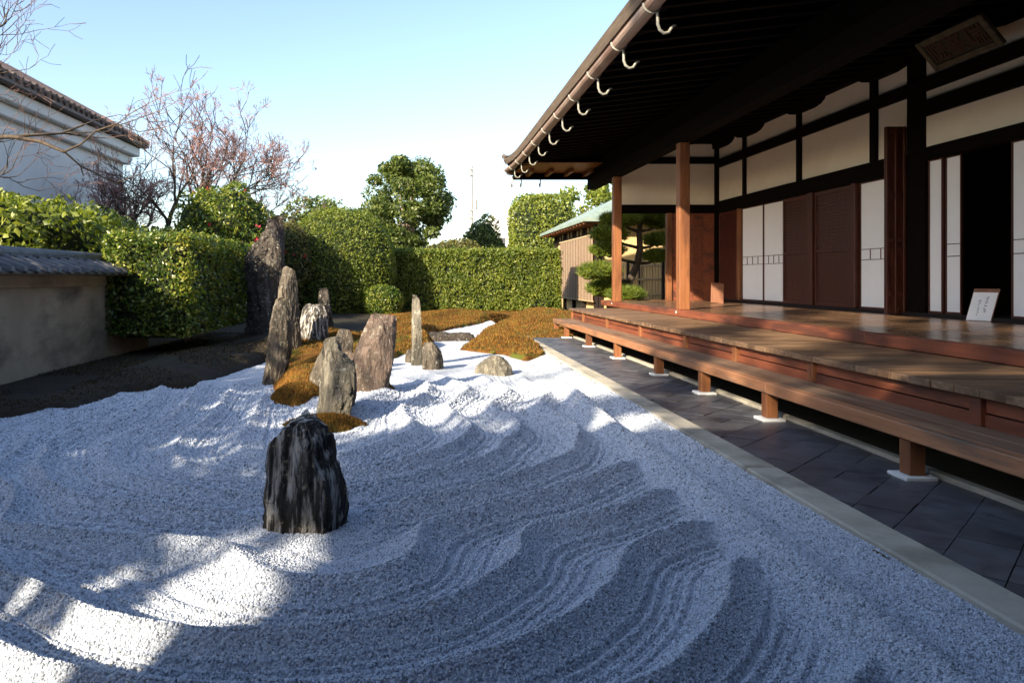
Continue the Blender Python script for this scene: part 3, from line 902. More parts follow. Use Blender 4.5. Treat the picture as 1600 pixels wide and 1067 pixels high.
# open panelled door leaf standing out from the wall, next to the pillar
leaf = MB().box(5.73, 5.975, 8.925, 8.955, ZF + .012, 2.86).build('door_leaf', M['wood_shutter'], hall)
for a, b in ((5.73, 5.765), (5.836, 5.869), (5.94, 5.975)):
    bx('stile', a, b, 8.904, 8.924, ZF + .012, 2.86, M['wood_shutter'], leaf, .004)
for z0, z1 in ((ZF + .012, ZF + .10), (.78, .84), (1.32, 1.38), (1.45, 1.50), (1.98, 2.06), (2.78, 2.86)):
    for a, b in ((5.7655, 5.8355), (5.8695, 5.9395)):
        bx('rail', a, b, 8.906, 8.9235, z0, z1, M['wood_shutter'], leaf, .003)
# dark room behind the open door
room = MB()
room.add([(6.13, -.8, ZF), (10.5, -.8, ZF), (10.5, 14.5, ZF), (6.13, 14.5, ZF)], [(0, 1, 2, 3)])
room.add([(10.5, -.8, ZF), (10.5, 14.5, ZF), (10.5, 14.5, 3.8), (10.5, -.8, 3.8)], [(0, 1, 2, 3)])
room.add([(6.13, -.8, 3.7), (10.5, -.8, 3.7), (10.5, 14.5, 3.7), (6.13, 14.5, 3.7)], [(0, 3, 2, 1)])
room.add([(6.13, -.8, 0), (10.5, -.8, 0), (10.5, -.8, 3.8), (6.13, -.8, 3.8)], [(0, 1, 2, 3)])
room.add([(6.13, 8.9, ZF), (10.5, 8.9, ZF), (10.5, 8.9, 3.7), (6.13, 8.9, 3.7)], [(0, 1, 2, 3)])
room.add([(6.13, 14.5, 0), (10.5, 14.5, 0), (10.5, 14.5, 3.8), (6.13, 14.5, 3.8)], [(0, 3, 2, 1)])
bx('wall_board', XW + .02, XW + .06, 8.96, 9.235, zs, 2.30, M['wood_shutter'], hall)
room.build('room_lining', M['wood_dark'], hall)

# --- end wall facing the camera
bx('end_lintel', 3.93, 5.94, YE, YE + .12, 2.31, 2.48, M['wood_black'], hall)
bx('end_tie_beam', 3.93, 5.94, YE - .01, YE + .11, 3.30, 3.43, M['wood_black'], hall)
bx('end_plate', 3.9, 9, YE - .04, YE + .16, 3.70, 3.95, M['wood_black'], hall)
for a, b in ((3.93, 4.9), (4.9, 5.94)):
    bx('plaster_panel', a, b, YE + .03, YE + .08, 2.48, 3.30, M['plaster'], hall, 0)
    bx('plaster_panel', a, b, YE + .03, YE + .08, 3.43, 3.70, M['plaster'], hall, 0)
bx('wall_post', 3.90, 4.03, YE - .02, YE + .11, ZF, 2.31, M['wood_post'], hall)
bx('wall_post', 4.98, 5.08, YE - .02, YE + .10, ZF, 2.31, M['wood_post'], hall)
for k in range(4):
    bx('wall_board', 5.081 + k * .215, 5.081 + (k + 1) * .215 - .003, YE + .02 + .003 * (k % 2), YE + .06, ZF, 2.31, M['wood_red'], hall, .003)
bx('wall_post', 5.94, 6.05, YE - .03, YE + .1, ZF, 3.70, M['wood_black'], hall)

# --- roof: soffit, rafters, thick edge, gutter with hooks
XE, YF = 2.02, 16.3
def lift(y): return .16 * max(0, (y - 13.6) / 2.7) ** 2
def zso(x): return 3.33 + (x - 2.0) * .115
roof = MB()
yy = [-.9, 1, 4, 8, 12, 13.6, 14.3, 15.0, 15.5, 16.0, YF]
prof = [(1.99, .0), (2.6, .07), (3.7, .195), (6.2, .483), (10, .92)]
vs = []; fs = []
for y in yy:
    for (x, dz) in prof:
        l = lift(y) * max(0, 1 - (x - 2) / 2.0)
        vs.append((x, y, 3.375 + dz + l))
n_ = len(prof)
for i in range(len(yy) - 1):
    for j in range(n_ - 1):
        a = i * n_ + j
        fs.append((a, a + 1, a + n_ + 1, a + n_))
roof.add(vs, fs)
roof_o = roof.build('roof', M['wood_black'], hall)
# top covering
top = MB()
rows = []
for y in yy:
    rows.append([(1.90, y, 3.505 + lift(y) * 1.35), (3.5, y, 4.05 + lift(y) * .3), (6.5, y, 5.6), (9.0, y, 7.2)])
vs = [p for r in rows for p in r]; fs = []
for i in range(len(rows) - 1):
    for j in range(3):
        a = i * 4 + j; fs.append((a, a + 4, a + 5, a + 1))
top.add(vs, fs)
top.add([(1.90, YF, 3.505 + lift(YF) * 1.35), (3.5, YF, 4.05 + lift(YF) * .3), (6.5, YF, 5.6), (9, YF, 7.2), (9, YF, 3.6), (2.0, YF, 3.50)], [(0, 1, 2, 3, 4, 5)])
top.add([(9, -.9, 7.2), (9, YF, 7.2), (14, YF, 4), (14, -.9, 4)], [(0, 1, 2, 3)])
top.build('roof_cover', M['roof_top'], roof_o)
# thick bark edge swept along the eaves
def sweep(path, prof2, name, m, parent):
    mb = MB(); n = len(prof2); vs = []
    for (x, y, z) in path:
        for (dx, dz) in prof2: vs.append((x + dx, y, z + dz))
    fs = []
    for i in range(len(path) - 1):
        for k in range(n):
            a = i * n + k; b = i * n + (k + 1) % n
            fs.append((a, b, b + n, a + n))
    fs.append(tuple(range(n))); fs.append(tuple(reversed(range((len(path) - 1) * n, len(path) * n))))
    mb.add(vs, fs)
    return mb.build(name, m, parent)
path = [(0, y, lift(y)) for y in yy]
sweep(path, [(1.93, 3.40), (1.885, 3.495), (1.90, 3.512), (2.2, 3.60), (2.2, 3.40)], 'eave_edge', M['bark'], roof_o)
sweep(path, [(2.03, 3.335), (2.03, 3.399), (2.16, 3.399), (2.16, 3.345)], 'eave_board', M['wood_black'], roof_o)
# far eave
MB().box(2.0, 9, YF - .02, YF + .10, 3.335, 3.48).build('eave_board', M['bark'], roof_o)
bx('eave_board', 2.1, 9, YF - .16, YF - .03, 3.20, 3.334, M['wood_black'], roof_o)
# corner cap, upturned
MB().tube([(2.15, 15.6, 3.46 + lift(15.6)), (2.02, 16.2, 3.50 + lift(16.2)), (1.93, 16.6, 3.60 + lift(16.5))], [.06, .075, .05], 8).build('corner_tile', M['bark'], roof_o, smooth=True)
# rafters
raf = MB().add([(2.06, -.035, 3.285), (2.06, .035, 3.285), (6.0, .035, 3.735), (6.0, -.035, 3.735),
                (2.06, -.035, 3.365), (2.06, .035, 3.365), (6.0, .035, 3.815), (6.0, -.035, 3.815)],
               [(0, 1, 2, 3), (7, 6, 5, 4), (0, 4, 5, 1), (1, 5, 6, 2), (2, 6, 7, 3), (3, 7, 4, 0)]).mesh('rafter')
raf.materials.append(M['wood_black'])
y = -.8
while y < 15.9:
    o = link('rafter', raf, None, roof_o, (0, y, lift(y) * .6 + random.uniform(-.002, .002)))
    y += .315
rf2 = MB().box(-.035, .035, 15.38, 16.26, 3.21, 3.29, .0).mesh('end_rafter'); rf2.materials.append(M['wood_post'])
x = 2.4
while x < 6.4:
    link('end_rafter', rf2, None, roof_o, (x, 0, .04))
    x += .42
MB().box(2.12, 9, 14.7, 16.28, 3.335, 3.35).build('end_soffit', M['wood_post'], roof_o)
# gutter
gut = MB()
def zg(y): return 3.325 + lift(y) * .65
GR = .072
def gutter_seg(y0, y1):
    mb = MB(); n = 9; vs = []; fs = []
    cnt = 5
    for i in range(cnt):
        y = y0 + (y1 - y0) * i / (cnt - 1)
        for r in (GR, GR - .008):
            for k in range(n):
                a = math.pi + math.pi * k / (n - 1) if r == GR else 2 * math.pi - math.pi * k / (n - 1)
                vs.append((XE - .03 + math.cos(a) * r, y, zg(y) + math.sin(a) * r + .02))
    m_ = 2 * n
    for i in range(cnt - 1):
        for k in range(m_):
            a = i * m_ + k; b = i * m_ + (k + 1) % m_
            fs.append((a, b, b + m_, a + m_))
    fs.append(tuple(range(m_))); fs.append(tuple(reversed(range((cnt - 1) * m_, cnt * m_))))
    return mb.add(vs, fs)
gy = [6.2 + 1.03 * k for k in range(-6, 10)] + [16.45]
gutter_o = gutter_seg(-.9, gy[0]).build('gutter', M['gutter'], hall)
for a, b in zip(gy[:-1], gy[1:]):
    gutter_seg(a + .004, b - .004).build('gutter_length', M['gutter'], gutter_o)
    mb = MB(); mb.tube([(XE - .03 + math.cos(t) * (GR + .006), a, zg(a) + math.sin(t) * (GR + .006) + .02) for t in np.linspace(math.pi, 2 * math.pi, 9)], .011, 5)
    mb.build('gutter_band', M['hook'], gutter_o)
far = MB(); far.tube([(x, YF + .15, 3.30 + .1 * max(0, 1 - (x - 2) / 1.5) ** 2) for x in np.linspace(1.98, 9, 14)], .06, 8)
far.build('gutter_length', M['gutter'], gutter_o)
hk = MB().tube([(.035, 0, .045), (.045, 0, -.04), (.047, 0, -.13), (.062, 0, -.175), (.098, 0, -.205), (.138, 0, -.198), (.160, 0, -.165), (.178, 0, -.145), (.205, 0, -.138)],
               [.012, .013, .014, .014, .014, .014, .013, .012, .006], 6).mesh('gutter_hook')
hk.materials.append(M['hook'])
for p in hk.polygons: p.use_smooth = True
for y in gy[:-1]:
    link('gutter_hook', hk, None, gutter_o, (XE - .03, y, zg(y) - .03))
for x in (2.12, 2.32, 2.75):
    o = link('gutter_hook', hk, None, gutter_o, (x, YF + .14, 3.26)); o.rotation_euler.z = R(-110)

# --- name plaque hung under the eave
def plaque():
    r = empty('name_plaque', (5.72, 7.25, 3.55), 'framed wooden name plaque hung tilted under the eave', 'plaque')
    r.rotation_euler = (0, R(0), 0)
    # local frame: width along Y, face tilted down towards the garden (-X)
    Mx = Matrix.Translation((5.60, 7.55, 3.44)) @ Matrix.Rotation(R(-39), 4, 'Y')
    W, H = .84, .28
    def part(name, mb, m):
        me = mb.mesh(name); me.transform(Mx); return link(name, me, m, r)
    part('board', MB().box(-.01, .02, -W / 2, W / 2, -H / 2, H / 2), M['plaque'])
    for (a, b, c_, d) in ((-W / 2 - .05, -W / 2 + .02, -H / 2 - .05, H / 2 + .05), (W / 2 - .02, W / 2 + .05, -H / 2 - .05, H / 2 + .05)):
        part('frame_bar', MB().box(-.03, .025, a, b, c_, d, .01), M['plaque_frame'])
    for (c_, d) in ((-H / 2 - .05, -H / 2 + .02), (H / 2 - .02, H / 2 + .05)):
        part('frame_bar', MB().box(-.028, .024, -W / 2 + .0205, W / 2 - .0205, c_, d, .01), M['plaque_frame'])
    for i, ch in enumerate("\u9662\u5cef\u745e"):
        cu = bpy.data.curves.new('glyph', 'FONT'); cu.body = ch; cu.size = .25; cu.extrude = .004
        cu.align_x = 'CENTER'; cu.align_y = 'CENTER'
        to = bpy.data.objects.new('glyph_tmp', cu); COL.objects.link(to)
        bpy.context.view_layer.update()
        me = bpy.data.meshes.new_from_object(to.evaluated_get(bpy.context.evaluated_depsgraph_get()))
        bpy.data.objects.remove(to)
        me.materials.clear()
        # text x -> -Y (readable from the garden side), text y -> Z
        T = Mx @ Matrix.Translation((-.016, (1 - i) * .265, -.005)) @ Matrix(((0, 0, -1, 0), (-1, 0, 0, 0), (0, 1, 0, 0), (0, 0, 0, 1)))
        me.transform(T)
        link('lettering', me, M['plaque_text'], r)
plaque()

# --- leaning notice boards on the platform
def leaning_sign():
    r = empty('notice_board', (5.75, 7.5, ZF), 'white notice sheet with handwritten ink columns leaning in the dark doorway', 'sign')
    y0 = 7.40
    Mx = Matrix.Translation((5.86, 7.62, ZF + .002)) @ Matrix.Rotation(R(-68), 4, 'Z') @ Matrix.Rotation(R(-24), 4, 'X')
    def part(name, mb, m):
        me = mb.mesh(name); me.transform(Mx); return link(name, me, m, r)
    part('board', MB().box(-.125, .125, .004, .018, 0, .37, .002), M['sign_wood'])
    part('sheet', MB().box(-.118, .118, .0005, .0035, .004, .325), M['paper'])
    rs = random.Random(5)
    for cx, z1, z0 in ((.035, .28, .10), (-.03, .24, .08)):
        z = z1
        while z > z0:
            h = rs.uniform(.012, .022)
            mb = MB()
            for _ in range(3):
                a = rs.uniform(-.012, .012); b = rs.uniform(-.014, .014)
                p, q = (cx + a, -.0008, z - rs.uniform(0, h)), (cx + b, -.0008, z - rs.uniform(0, h))
                mb.tube([p, q], .0022, 4)
            part('ink_stroke', mb, M['ink'])
            z -= h + .008
leaning_sign()
def leaning_board():
    r = empty('leaning_board', (5.35, 12.9, ZF), 'small brown wooden board leaning by the end wall', 'board')
    me = MB().box(-.11, .11, -.012, .012, 0, .37, .003).mesh('panel')
    Mx = Matrix.Translation((5.33, 13.0, ZF + .004)) @ Matrix.Rotation(R(-12), 4, 'X') @ Matrix.Rotation(R(6), 4, 'Y')
    me.transform(Mx); link('panel', me, M['sign_wood'], r)
    me = MB().box(-.10, .10, -.016, -.0125, .35, .365, .001).mesh('top_rail'); me.transform(Mx); link('top_rail', me, M['wood_post'], r)
    me = MB().box(-.012, .012, .10, .115, 0, .30, .001).mesh('prop'); me.transform(Matrix.Translation((5.35, 13.0, ZF + .002))); link('prop', me, M['wood_red'], r)
leaning_board()

# ------------------------------------------------------------------ garden stones
def stone(name, rows, Yc, depth, m, label, lean=0.0, seed=1, base_z=-.06, rough=1.0, facet=1.0, group=None, cat='stone', sq=3.0, shift=0.0, nr=96, na=110, cuts=12, blocks=13):
    """rows: (py, pxl, pxr) silhouettes seen from the viewpoint, at distance Yc; solid with its own depth"""
    k = Yc / F
    rows = sorted(rows, key=lambda r: -r[0])
    zsr = [1 + (VY - r[0]) * k for r in rows]
    xl = [(r[1] - VX) * k for r in rows]; xr = [(r[2] - VX) * k for r in rows]
    if zsr[0] > base_z:
        zsr.insert(0, base_z); xl.insert(0, xl[0] - .004); xr.insert(0, xr[0] + .004)
    z0, z1 = zsr[0], zsr[-1]
    V = []
    H = z1 - z0
    rs = np.random.default_rng(seed)
    for i in range(nr):
        t = i / (nr - 1)
        z = z0 + H * (1 - (1 - t) ** 1.15) if i < nr - 1 else z1
        a_, b_ = np.interp(z, zsr, xl), np.interp(z, zsr, xr)
        cx, rx = (a_ + b_) / 2, max((b_ - a_) / 2, .002)
        w0 = max((x2 - x1) / 2 for x1, x2 in zip(xl, xr))
        ry = depth / 2 * (.45 + .55 * (rx / w0)) * (1 - .35 * t ** 3)
        if i == nr - 1: ry *= .25; rx *= .5
        cy = Yc + depth * .35 + lean * (z - z0) + shift
        for j in range(na):
            an = 2 * math.pi * j / na
            c, s_ = math.cos(an), math.sin(an)
            e = 2 / sq
            V.append((cx + rx * math.copysign(abs(c) ** e, c), cy + ry * math.copysign(abs(s_) ** e, s_), z))
    V = np.array(V)
    cen = V.reshape(nr, na, 3).mean(1, keepdims=True).repeat(na, 1).reshape(-1, 3)
    D = V - cen; D[:, 2] = 0
    L_ = np.linalg.norm(D, axis=1, keepdims=True) + 1e-6
    Nn = D / L_
    sc = 1 / max(H, .15)
    q = V * np.array([5.2, 5.2, 1.5]) * sc ** .5 + seed * 7.3
    # faceted cleavage: quantised low-frequency noise plus vertical ribs
    f1 = fbm(q * 1.3, 3)
    f2 = fbm(q * np.array([4.5, 4.5, 1.2]), 3)
    fac = np.round(f1 * 4) / 4 * .8 + f1 * .2
    amp = min(depth, 2 * max((b - a) / 2 for a, b in zip(xl, xr)))
    disp = amp * (.17 * facet * fac + .085 * rough * f2 + .03 * rough * fbm(V * 38, 2))
    V = V + Nn * disp[:, None]
    ang = np.arctan2(D[:, 1], D[:, 0])
    ua = ang * blocks / (2 * np.pi) + .55 * fbm(V * np.array([7, 7, 3.0]) * sc ** .3 + seed, 2)
    ca = np.floor(ua).astype(int)
    cz = np.floor((V[:, 2] - z0) / H * 3.2 + (np.abs(ca * 7919) % 97) / 97 * 3 + .35 * fbm(V * 8 + seed, 2)).astype(int)
    hsh = ((ca * 73856093) ^ (cz * 19349663) ^ (seed * 83492791)) % 1009 / 1009.0 - .5
    V = V + Nn * (amp * .10 * rough * hsh * np.clip((z1 - V[:, 2]) / (.15 * H), 0, 1))[:, None]
    # chisel flat cleavage faces: push everything beyond a random plane back onto it
    ctr = np.array([(xl[0] + xr[0]) / 2, Yc + depth * .35 + shift, (z0 + z1) / 2])
    for kk in range(cuts):
        an = rs.uniform(0, 2 * np.pi); el = rs.uniform(-.12, .55)
        nn = np.array([np.cos(an) * np.cos(el), np.sin(an) * np.cos(el), np.sin(el)])
        pr = (V - ctr) @ nn
        off = np.quantile(pr, rs.uniform(.80, .95))
        ex = np.maximum(pr - off, 0)
        V = V - nn * (ex * .9)[:, None]
    W_ = V.reshape(nr, na, 3)
    mn, mx_ = W_[:, :, 0].min(1), W_[:, :, 0].max(1)
    ker = np.ones(7) / 7
    pad = lambda q: np.convolve(np.concatenate([[q[0]] * 3, q, [q[-1]] * 3]), ker, 'valid')
    mn, mx_ = pad(mn), pad(mx_)
    zr = np.clip(W_[:, :, 2].mean(1), zsr[0], zsr[-1])
    tl, tr_ = np.interp(zr, zsr, xl), np.interp(zr, zsr, xr)
    W_[:, :, 0] = tl[:, None] + (W_[:, :, 0] - mn[:, None]) * ((tr_ - tl) / np.maximum(mx_ - mn, .01))[:, None]
    zc = W_[:, :, 2].max()
    V = W_.reshape(-1, 3)
    V[:, 2] = z0 + (V[:, 2] - z0) * (H / max(zc - z0, .01))
    fine = fbm(V * np.array([60, 60, 14]) + seed, 3)
    V = V + Nn * (amp * .028 * rough * fine)[:, None]
    V[:, 2] += amp * .10 * fbm(V * 9 + seed, 2) * np.clip((V[:, 2] - z0) / H, 0, 1)
    idx = np.arange(nr * na).reshape(nr, na)
    fa = np.stack([idx[:-1, :], np.roll(idx, -1, 1)[:-1, :], np.roll(idx, -1, 1)[1:, :], idx[1:, :]], -1).reshape(-1, 4)
    V = np.vstack([V, V.reshape(nr, na, 3)[-1].mean(0)[None] + np.array([[0, 0, .004]])])
    tip = len(V) - 1
    capf = [(idx[-1, j], idx[-1, (j + 1) % na], tip) for j in range(na)]
    me = bpy.data.meshes.new(name)
    me.from_pydata(V.tolist(), [], [tuple(int(i) for i in f_) for f_ in fa] + [tuple(int(i) for i in f_) for f_ in capf])
    me.update()
    o = link(name, me, m, smooth=True)
    try: me.set_sharp_from_angle(angle=R(27))
    except Exception: pass
    return tag(o, label, cat, group)

G = 'standing stones of the dry garden'
stone('standing_stone', [(848, 404, 532), (820, 405, 538), (795, 406, 538), (770, 408, 534), (745, 409, 527), (732, 410, 521), (715, 412, 521), (702, 415, 519), (692, 426, 517), (684, 432, 508), (676, 436, 506), (668, 444, 494), (663, 448, 490), (658, 458, 480)],
      2.80, .28, M['st_black'], 'rugged black stone with white streaks, alone in the front gravel', seed=3, rough=1.5, facet=.45, sq=2.5, group=G, nr=170, na=200, blocks=24)
stone('standing_stone', [(660, 488, 545), (630, 494, 550), (600, 497, 553), (575, 498, 552), (555, 498, 530), (540, 500, 526), (530, 508, 524)],
      5.12, .26, M['st_pale'], 'pale jagged leaning stone rising from orange moss behind the black stone', lean=.12, seed=8, rough=1.5, facet=1.3, sq=2.5, group=G, nr=110, na=120)
stone('standing_stone', [(655, 520, 547), (620, 522, 556), (590, 524, 556), (565, 528, 551), (548, 534, 549)],
      5.42, .2, M['st_brown'], 'dark brown rough stone tucked against the pale jagged leaning stone', seed=15, rough=1.3, sq=2.6, group=G)
stone('standing_stone', [(612, 478, 520), (585, 482, 522), (560, 492, 524), (545, 505, 523), (534, 512, 522)],
      6.15, .3, M['st_tan'], 'low tan stone sloping left behind the pale jagged leaning stone', seed=21, sq=2.4, group=G)
stone('standing_stone', [(616, 556, 604), (590, 551, 610), (565, 550, 615), (545, 556, 617), (525, 567, 619), (508, 578, 619), (497, 588, 618), (491, 598, 608)],
      6.30, .24, M['st_brown'], 'large brown slab stone with pointed white-edged top', lean=.05, seed=5, rough=.7, facet=.6, sq=3.4, group=G, nr=110, na=120)
stone('standing_stone', [(600, 407, 438), (575, 411, 447), (550, 415, 452), (520, 419, 452), (495, 422, 446), (478, 427, 443), (466, 433, 442)],
      6.90, .26, M['st_tan'], 'tall leaning grey tan stone at the left edge of the gravel', seed=9, rough=1.1, sq=2.8, group=G, nr=110, na=110)
stone('standing_stone', [(560, 436, 470), (500, 434, 466), (460, 433, 463), (440, 436, 462), (425, 441, 460), (417, 447, 455)],
      9.0, .34, M['st_tan'], 'rounded grey stone rising behind the tall leaning tan stone', seed=12, sq=2.6, group=G)
stone('standing_stone', [(520, 378, 440), (480, 383, 438), (430, 382, 440), (408, 382, 440), (395, 388, 440), (378, 402, 440), (360, 412, 439), (345, 417, 437), (337, 423, 434)],
      11.2, .55, M['st_dark'], 'tallest dark stone with pointed top and sloping left shoulder', seed=17, rough=.9, sq=3.0, group=G, nr=110, na=120)
stone('garden_boulder', [(555, 463, 512), (520, 463, 511), (495, 466, 510), (482, 470, 505), (475, 480, 497)],
      9.6, .45, M['st_black'], 'squat dark boulder with pale bands between standing stones and round bush', seed=23, sq=2.8, group='low rocks of the dry garden')
stone('standing_stone', [(540, 495, 522), (490, 494, 518), (465, 497, 514), (450, 500, 510)],
      11.5, .3, M['st_dark'], 'dark shaded stone in front of the round bush', seed=29, group=G)
stone('garden_boulder', [(548, 520, 551), (530, 522, 551), (520, 526, 548), (514, 532, 544)],
      7.9, .28, M['st_tan'], 'small rounded tan rock left of the large brown slab', seed=31, sq=2.3, group='low rocks of the dry garden')
stone('standing_stone', [(570, 642, 661), (540, 643, 660), (500, 643, 658), (475, 644, 656), (461, 646, 655)],
      8.5, .13, M['st_pale'], 'slender pale pillar stone standing straight in sunlit gravel', seed=37, rough=.5, facet=.5, sq=3.0, group=G, nr=90, na=60)
stone('garden_boulder', [(580, 660, 694), (565, 660, 693), (550, 659, 690), (540, 662, 682), (536, 664, 676)],
      8.05, .22, M['st_tan'], 'blocky tan rock at the right foot of the slender pillar', seed=41, sq=3.4, group='low rocks of the dry garden')
stone('garden_boulder', [(566, 632, 646), (552, 634, 646), (546, 637, 645)],
      8.8, .15, M['st_tan'], 'small tan rock at the left foot of the slender pillar', seed=43, group='low rocks of the dry garden')
stone('garden_boulder', [(586, 742, 803), (575, 746, 800), (565, 757, 796), (558, 770, 787)],
      7.6, .26, M['st_pale'], 'low pale rock alone in the sunlit gravel near the kerb', seed=47, rough=.8, sq=2.2, group='low rocks of the dry garden')
stone('stone_bridge', [(536, 668, 744), (530, 667, 746), (525, 670, 742), (522, 676, 730)],
      11.9, .5, M['st_dark'], 'flat dark stone slab bridging the dry stream', seed=53, rough=.4, facet=.3, sq=5, base_z=.06, cat='stone bridge')
stone('garden_boulder', [(523, 818, 842), (514, 820, 838), (510, 824, 834)],
      13.6, .3, M['st_dark'], 'small dark rock among moss near the end of the step', seed=59, group='low rocks of the dry garden')

# ------------------------------------------------------------------ garden wall on the left
def garden_wall():
    xw = -3.8
    r = empty('garden_wall', (xw, 4, 0), 'low earthen wall with grey tiled coping along the left', 'wall')
    y0, y1 = -.3, 10.2
    MB().box(xw - .30, xw, y0, y1, -.1, .91).build('wall_body', M['garden_plaster'], r)
    bx('upper_band', xw - .33, xw + .025, y0, y1, .911, 1.03, M['garden_plaster'], r)
    MB().prism([(xw - .52, 1.032), (xw + .22, 1.032), (xw + .22, 1.06), (xw - .05, 1.16), (xw - .25, 1.16), (xw - .52, 1.06)], y0, y1, 'y').build('coping_bed', M['roof_tile'], r)
    # pan / cover tiles: shared mesh, one object per tile
    t = MB(); n = 8; vs = []; fs = []
    for i, (x, z) in enumerate(((.265, 1.062), (.10, 1.125), (-.03, 1.175))):
        for rr in (1, .82):
            for k in range(n):
                a = math.pi * k / (n - 1)
                vs.append((x, -math.cos(a) * .055 * rr, z + math.sin(a) * .05 * rr))
    m_ = 2 * n
    for i in range(2):
        for k in range(n - 1):
            a = i * m_ + k
            fs.append((a, a + 1, a + m_ + 1, a + m_))
    fs.append(tuple(list(range(0, n)) ))
    t.add(vs, fs)
    tm = t.mesh('cover_tile'); tm.materials.append(M['roof_tile'])
    for p in tm.polygons: p.use_smooth = True
    y = 4.0
    p = MB().add([(.245, -.05, 1.062), (.245, .06, 1.062), (-.03, .06, 1.165), (-.03, -.05, 1.165), (.245, -.05, 1.045), (.245, .06, 1.045)], [(0, 1, 2, 3), (0, 4, 5, 1)]).mesh('pan_tile')
    p.materials.append(M['roof_tile'])
    while y < y1:
        link('cover_tile', tm, None, r, (xw, y, random.uniform(-.003, .003)))
        link('pan_tile', p, None, r, (xw, y + .105, random.uniform(-.003, .003)))
        y += .21
    # ridge courses
    y = y0; k = 0
    while y < y1:
        e = min(y + .42, y1)
        bx('ridge_tile', xw - .24, xw - .04, y + .003, e - .003, 1.162, 1.20, M['roof_tile'], r, .006)
        bx('ridge_tile', xw - .225, xw - .055, y + .003, e - .003, 1.202, 1.236, M['roof_tile'], r, .006)
        y = e
    y = y0
    while y < y1:
        e = min(y + .46, y1)
        MB().tube([(xw - .14, y + .003, 1.245), (xw - .14, e - .003, 1.245)], .065, 12).build('ridge_cap', M['roof_tile'], r)
        y = e
garden_wall()

# ------------------------------------------------------------------ white storehouse behind the wall
def storehouse():
    r = empty('storehouse', (-12, 17, 0), 'white plastered storehouse with tiled roof beyond the garden wall', 'building')
    yb = 23.3; ya = 9.0
    MB().box(-16.5, -9.5, ya, yb, -.1, 4.65).build('wall', M['white_plaster'], r)
    bx('cornice', -16.9, -9.30, ya - .2, yb + .16, 4.652, 4.93, M['white_plaster'], r, .02)
    bx('cornice', -17.1, -9.08, ya - .4, yb + .34, 4.932, 5.22, M['white_plaster'], r, .03)
    MB().prism([(-8.85, 5.24), (-8.85, 5.36), (-13, 7.6), (-17.15, 5.36), (-17.15, 5.24)], ya - .5, yb + .5, 'y').build('roof', M['kura_tile'], r)
    me = MB().tube([(-8.78, 0, 5.37), (-10.5, 0, 6.30), (-12.9, 0, 7.60)], .085, 8).mesh('cover_tile'); me.materials.append(M['kura_tile'])
    y = ya - .45
    while y < yb + .5:
        link('cover_tile', me, None, r, (0, y, random.uniform(-.02, .02))); y += .30
    MB().tube([(-9.49, 21.5, .2), (-9.49, 21.5, 4.64)], .025, 6).build('conduit', M['concrete'], r)
storehouse()

# ------------------------------------------------------------------ foliage helpers
def leaves(P, Nrm, size, flat=.55, aspect=.55, var=.5, droop=0.0):
    """diamond leaf per point; flat = how closely leaves follow the surface"""
    n = len(P)
    rn = RNG.normal(size=(n, 3)); rn /= np.linalg.norm(rn, axis=1, keepdims=True)
    N = Nrm * flat + rn * (1 - flat); N /= np.linalg.norm(N, axis=1, keepdims=True) + 1e-9
    t = RNG.normal(size=(n, 3)); t[:, 2] -= droop
    t -= N * (t * N).sum(1, keepdims=True); t /= np.linalg.norm(t, axis=1, keepdims=True) + 1e-9
    b = np.cross(N, t)
    s = (size * (1 + var * RNG.uniform(-1, 1, n)))[:, None] if not np.ndim(size) else size[:, None]
    a = P - t * s * .5; c = P + t * s * .5
    d = P + b * s * aspect * .5 - N * s * .10 + t * s * .05; e = P - b * s * aspect * .5 - N * s * .10 + t * s * .05
    V = np.stack([a, d, c, e], 1).reshape(-1, 3)
    Fq = np.arange(4 * n).reshape(-1, 4)
    tri = np.concatenate([Fq[:, [0, 1, 2]], Fq[:, [0, 2, 3]]])
    return np_mesh('leaves', V, tri)

def ellipsoid_pts(n, c, r, p=2.0, shell=.12, zmin=-1.0, bump=.12, bs=1.6):
    d = RNG.normal(size=(n, 3)); d /= np.linalg.norm(d, axis=1, keepdims=True)
    d = d[d[:, 2] > zmin]
    k = (np.abs(d) ** p).sum(1) ** (-1 / p)
    rad = k * (1 - shell * RNG.random(len(d)) ** 1.5)
    r = np.array(r); c = np.array(c)
    P = d * rad[:, None] * r
    rad2 = 1 + bump * fbm(P * bs + c, 3) + .035 * fbm(P * 6 + c, 2)
    P = P * rad2[:, None] + c
    N = np.sign(d) * np.abs(d) ** (p - 1) / r; N /= np.linalg.norm(N, axis=1, keepdims=True) + 1e-9
    return P, N

def ellipsoid_core(c, r, p=2.0, k=.86, nu=40, nv=24, zmin=-1, bump=.1, bs=1.6):
    u = np.linspace(0, 2 * np.pi, nu, endpoint=False); v = np.linspace(-np.pi / 2, np.pi / 2, nv)
    U, Vv = np.meshgrid(u, v)
    d = np.stack([np.cos(Vv) * np.cos(U), np.cos(Vv) * np.sin(U), np.sin(Vv)], -1)
    rad = (np.abs(d) ** p).sum(-1) ** (-1 / p) * k
    P = d * rad[..., None] * np.array(r)
    P = P * (1 + bump * fbm(P * bs + np.array(c), 3))[..., None] + np.array(c)
    i = np.arange(nu * nv).reshape(nv, nu)
    q = np.stack([i[:-1], np.roll(i, -1, 1)[:-1], np.roll(i, -1, 1)[1:], i[1:]], -1).reshape(-1, 4)
    return np_mesh('core', P.reshape(-1, 3), q)

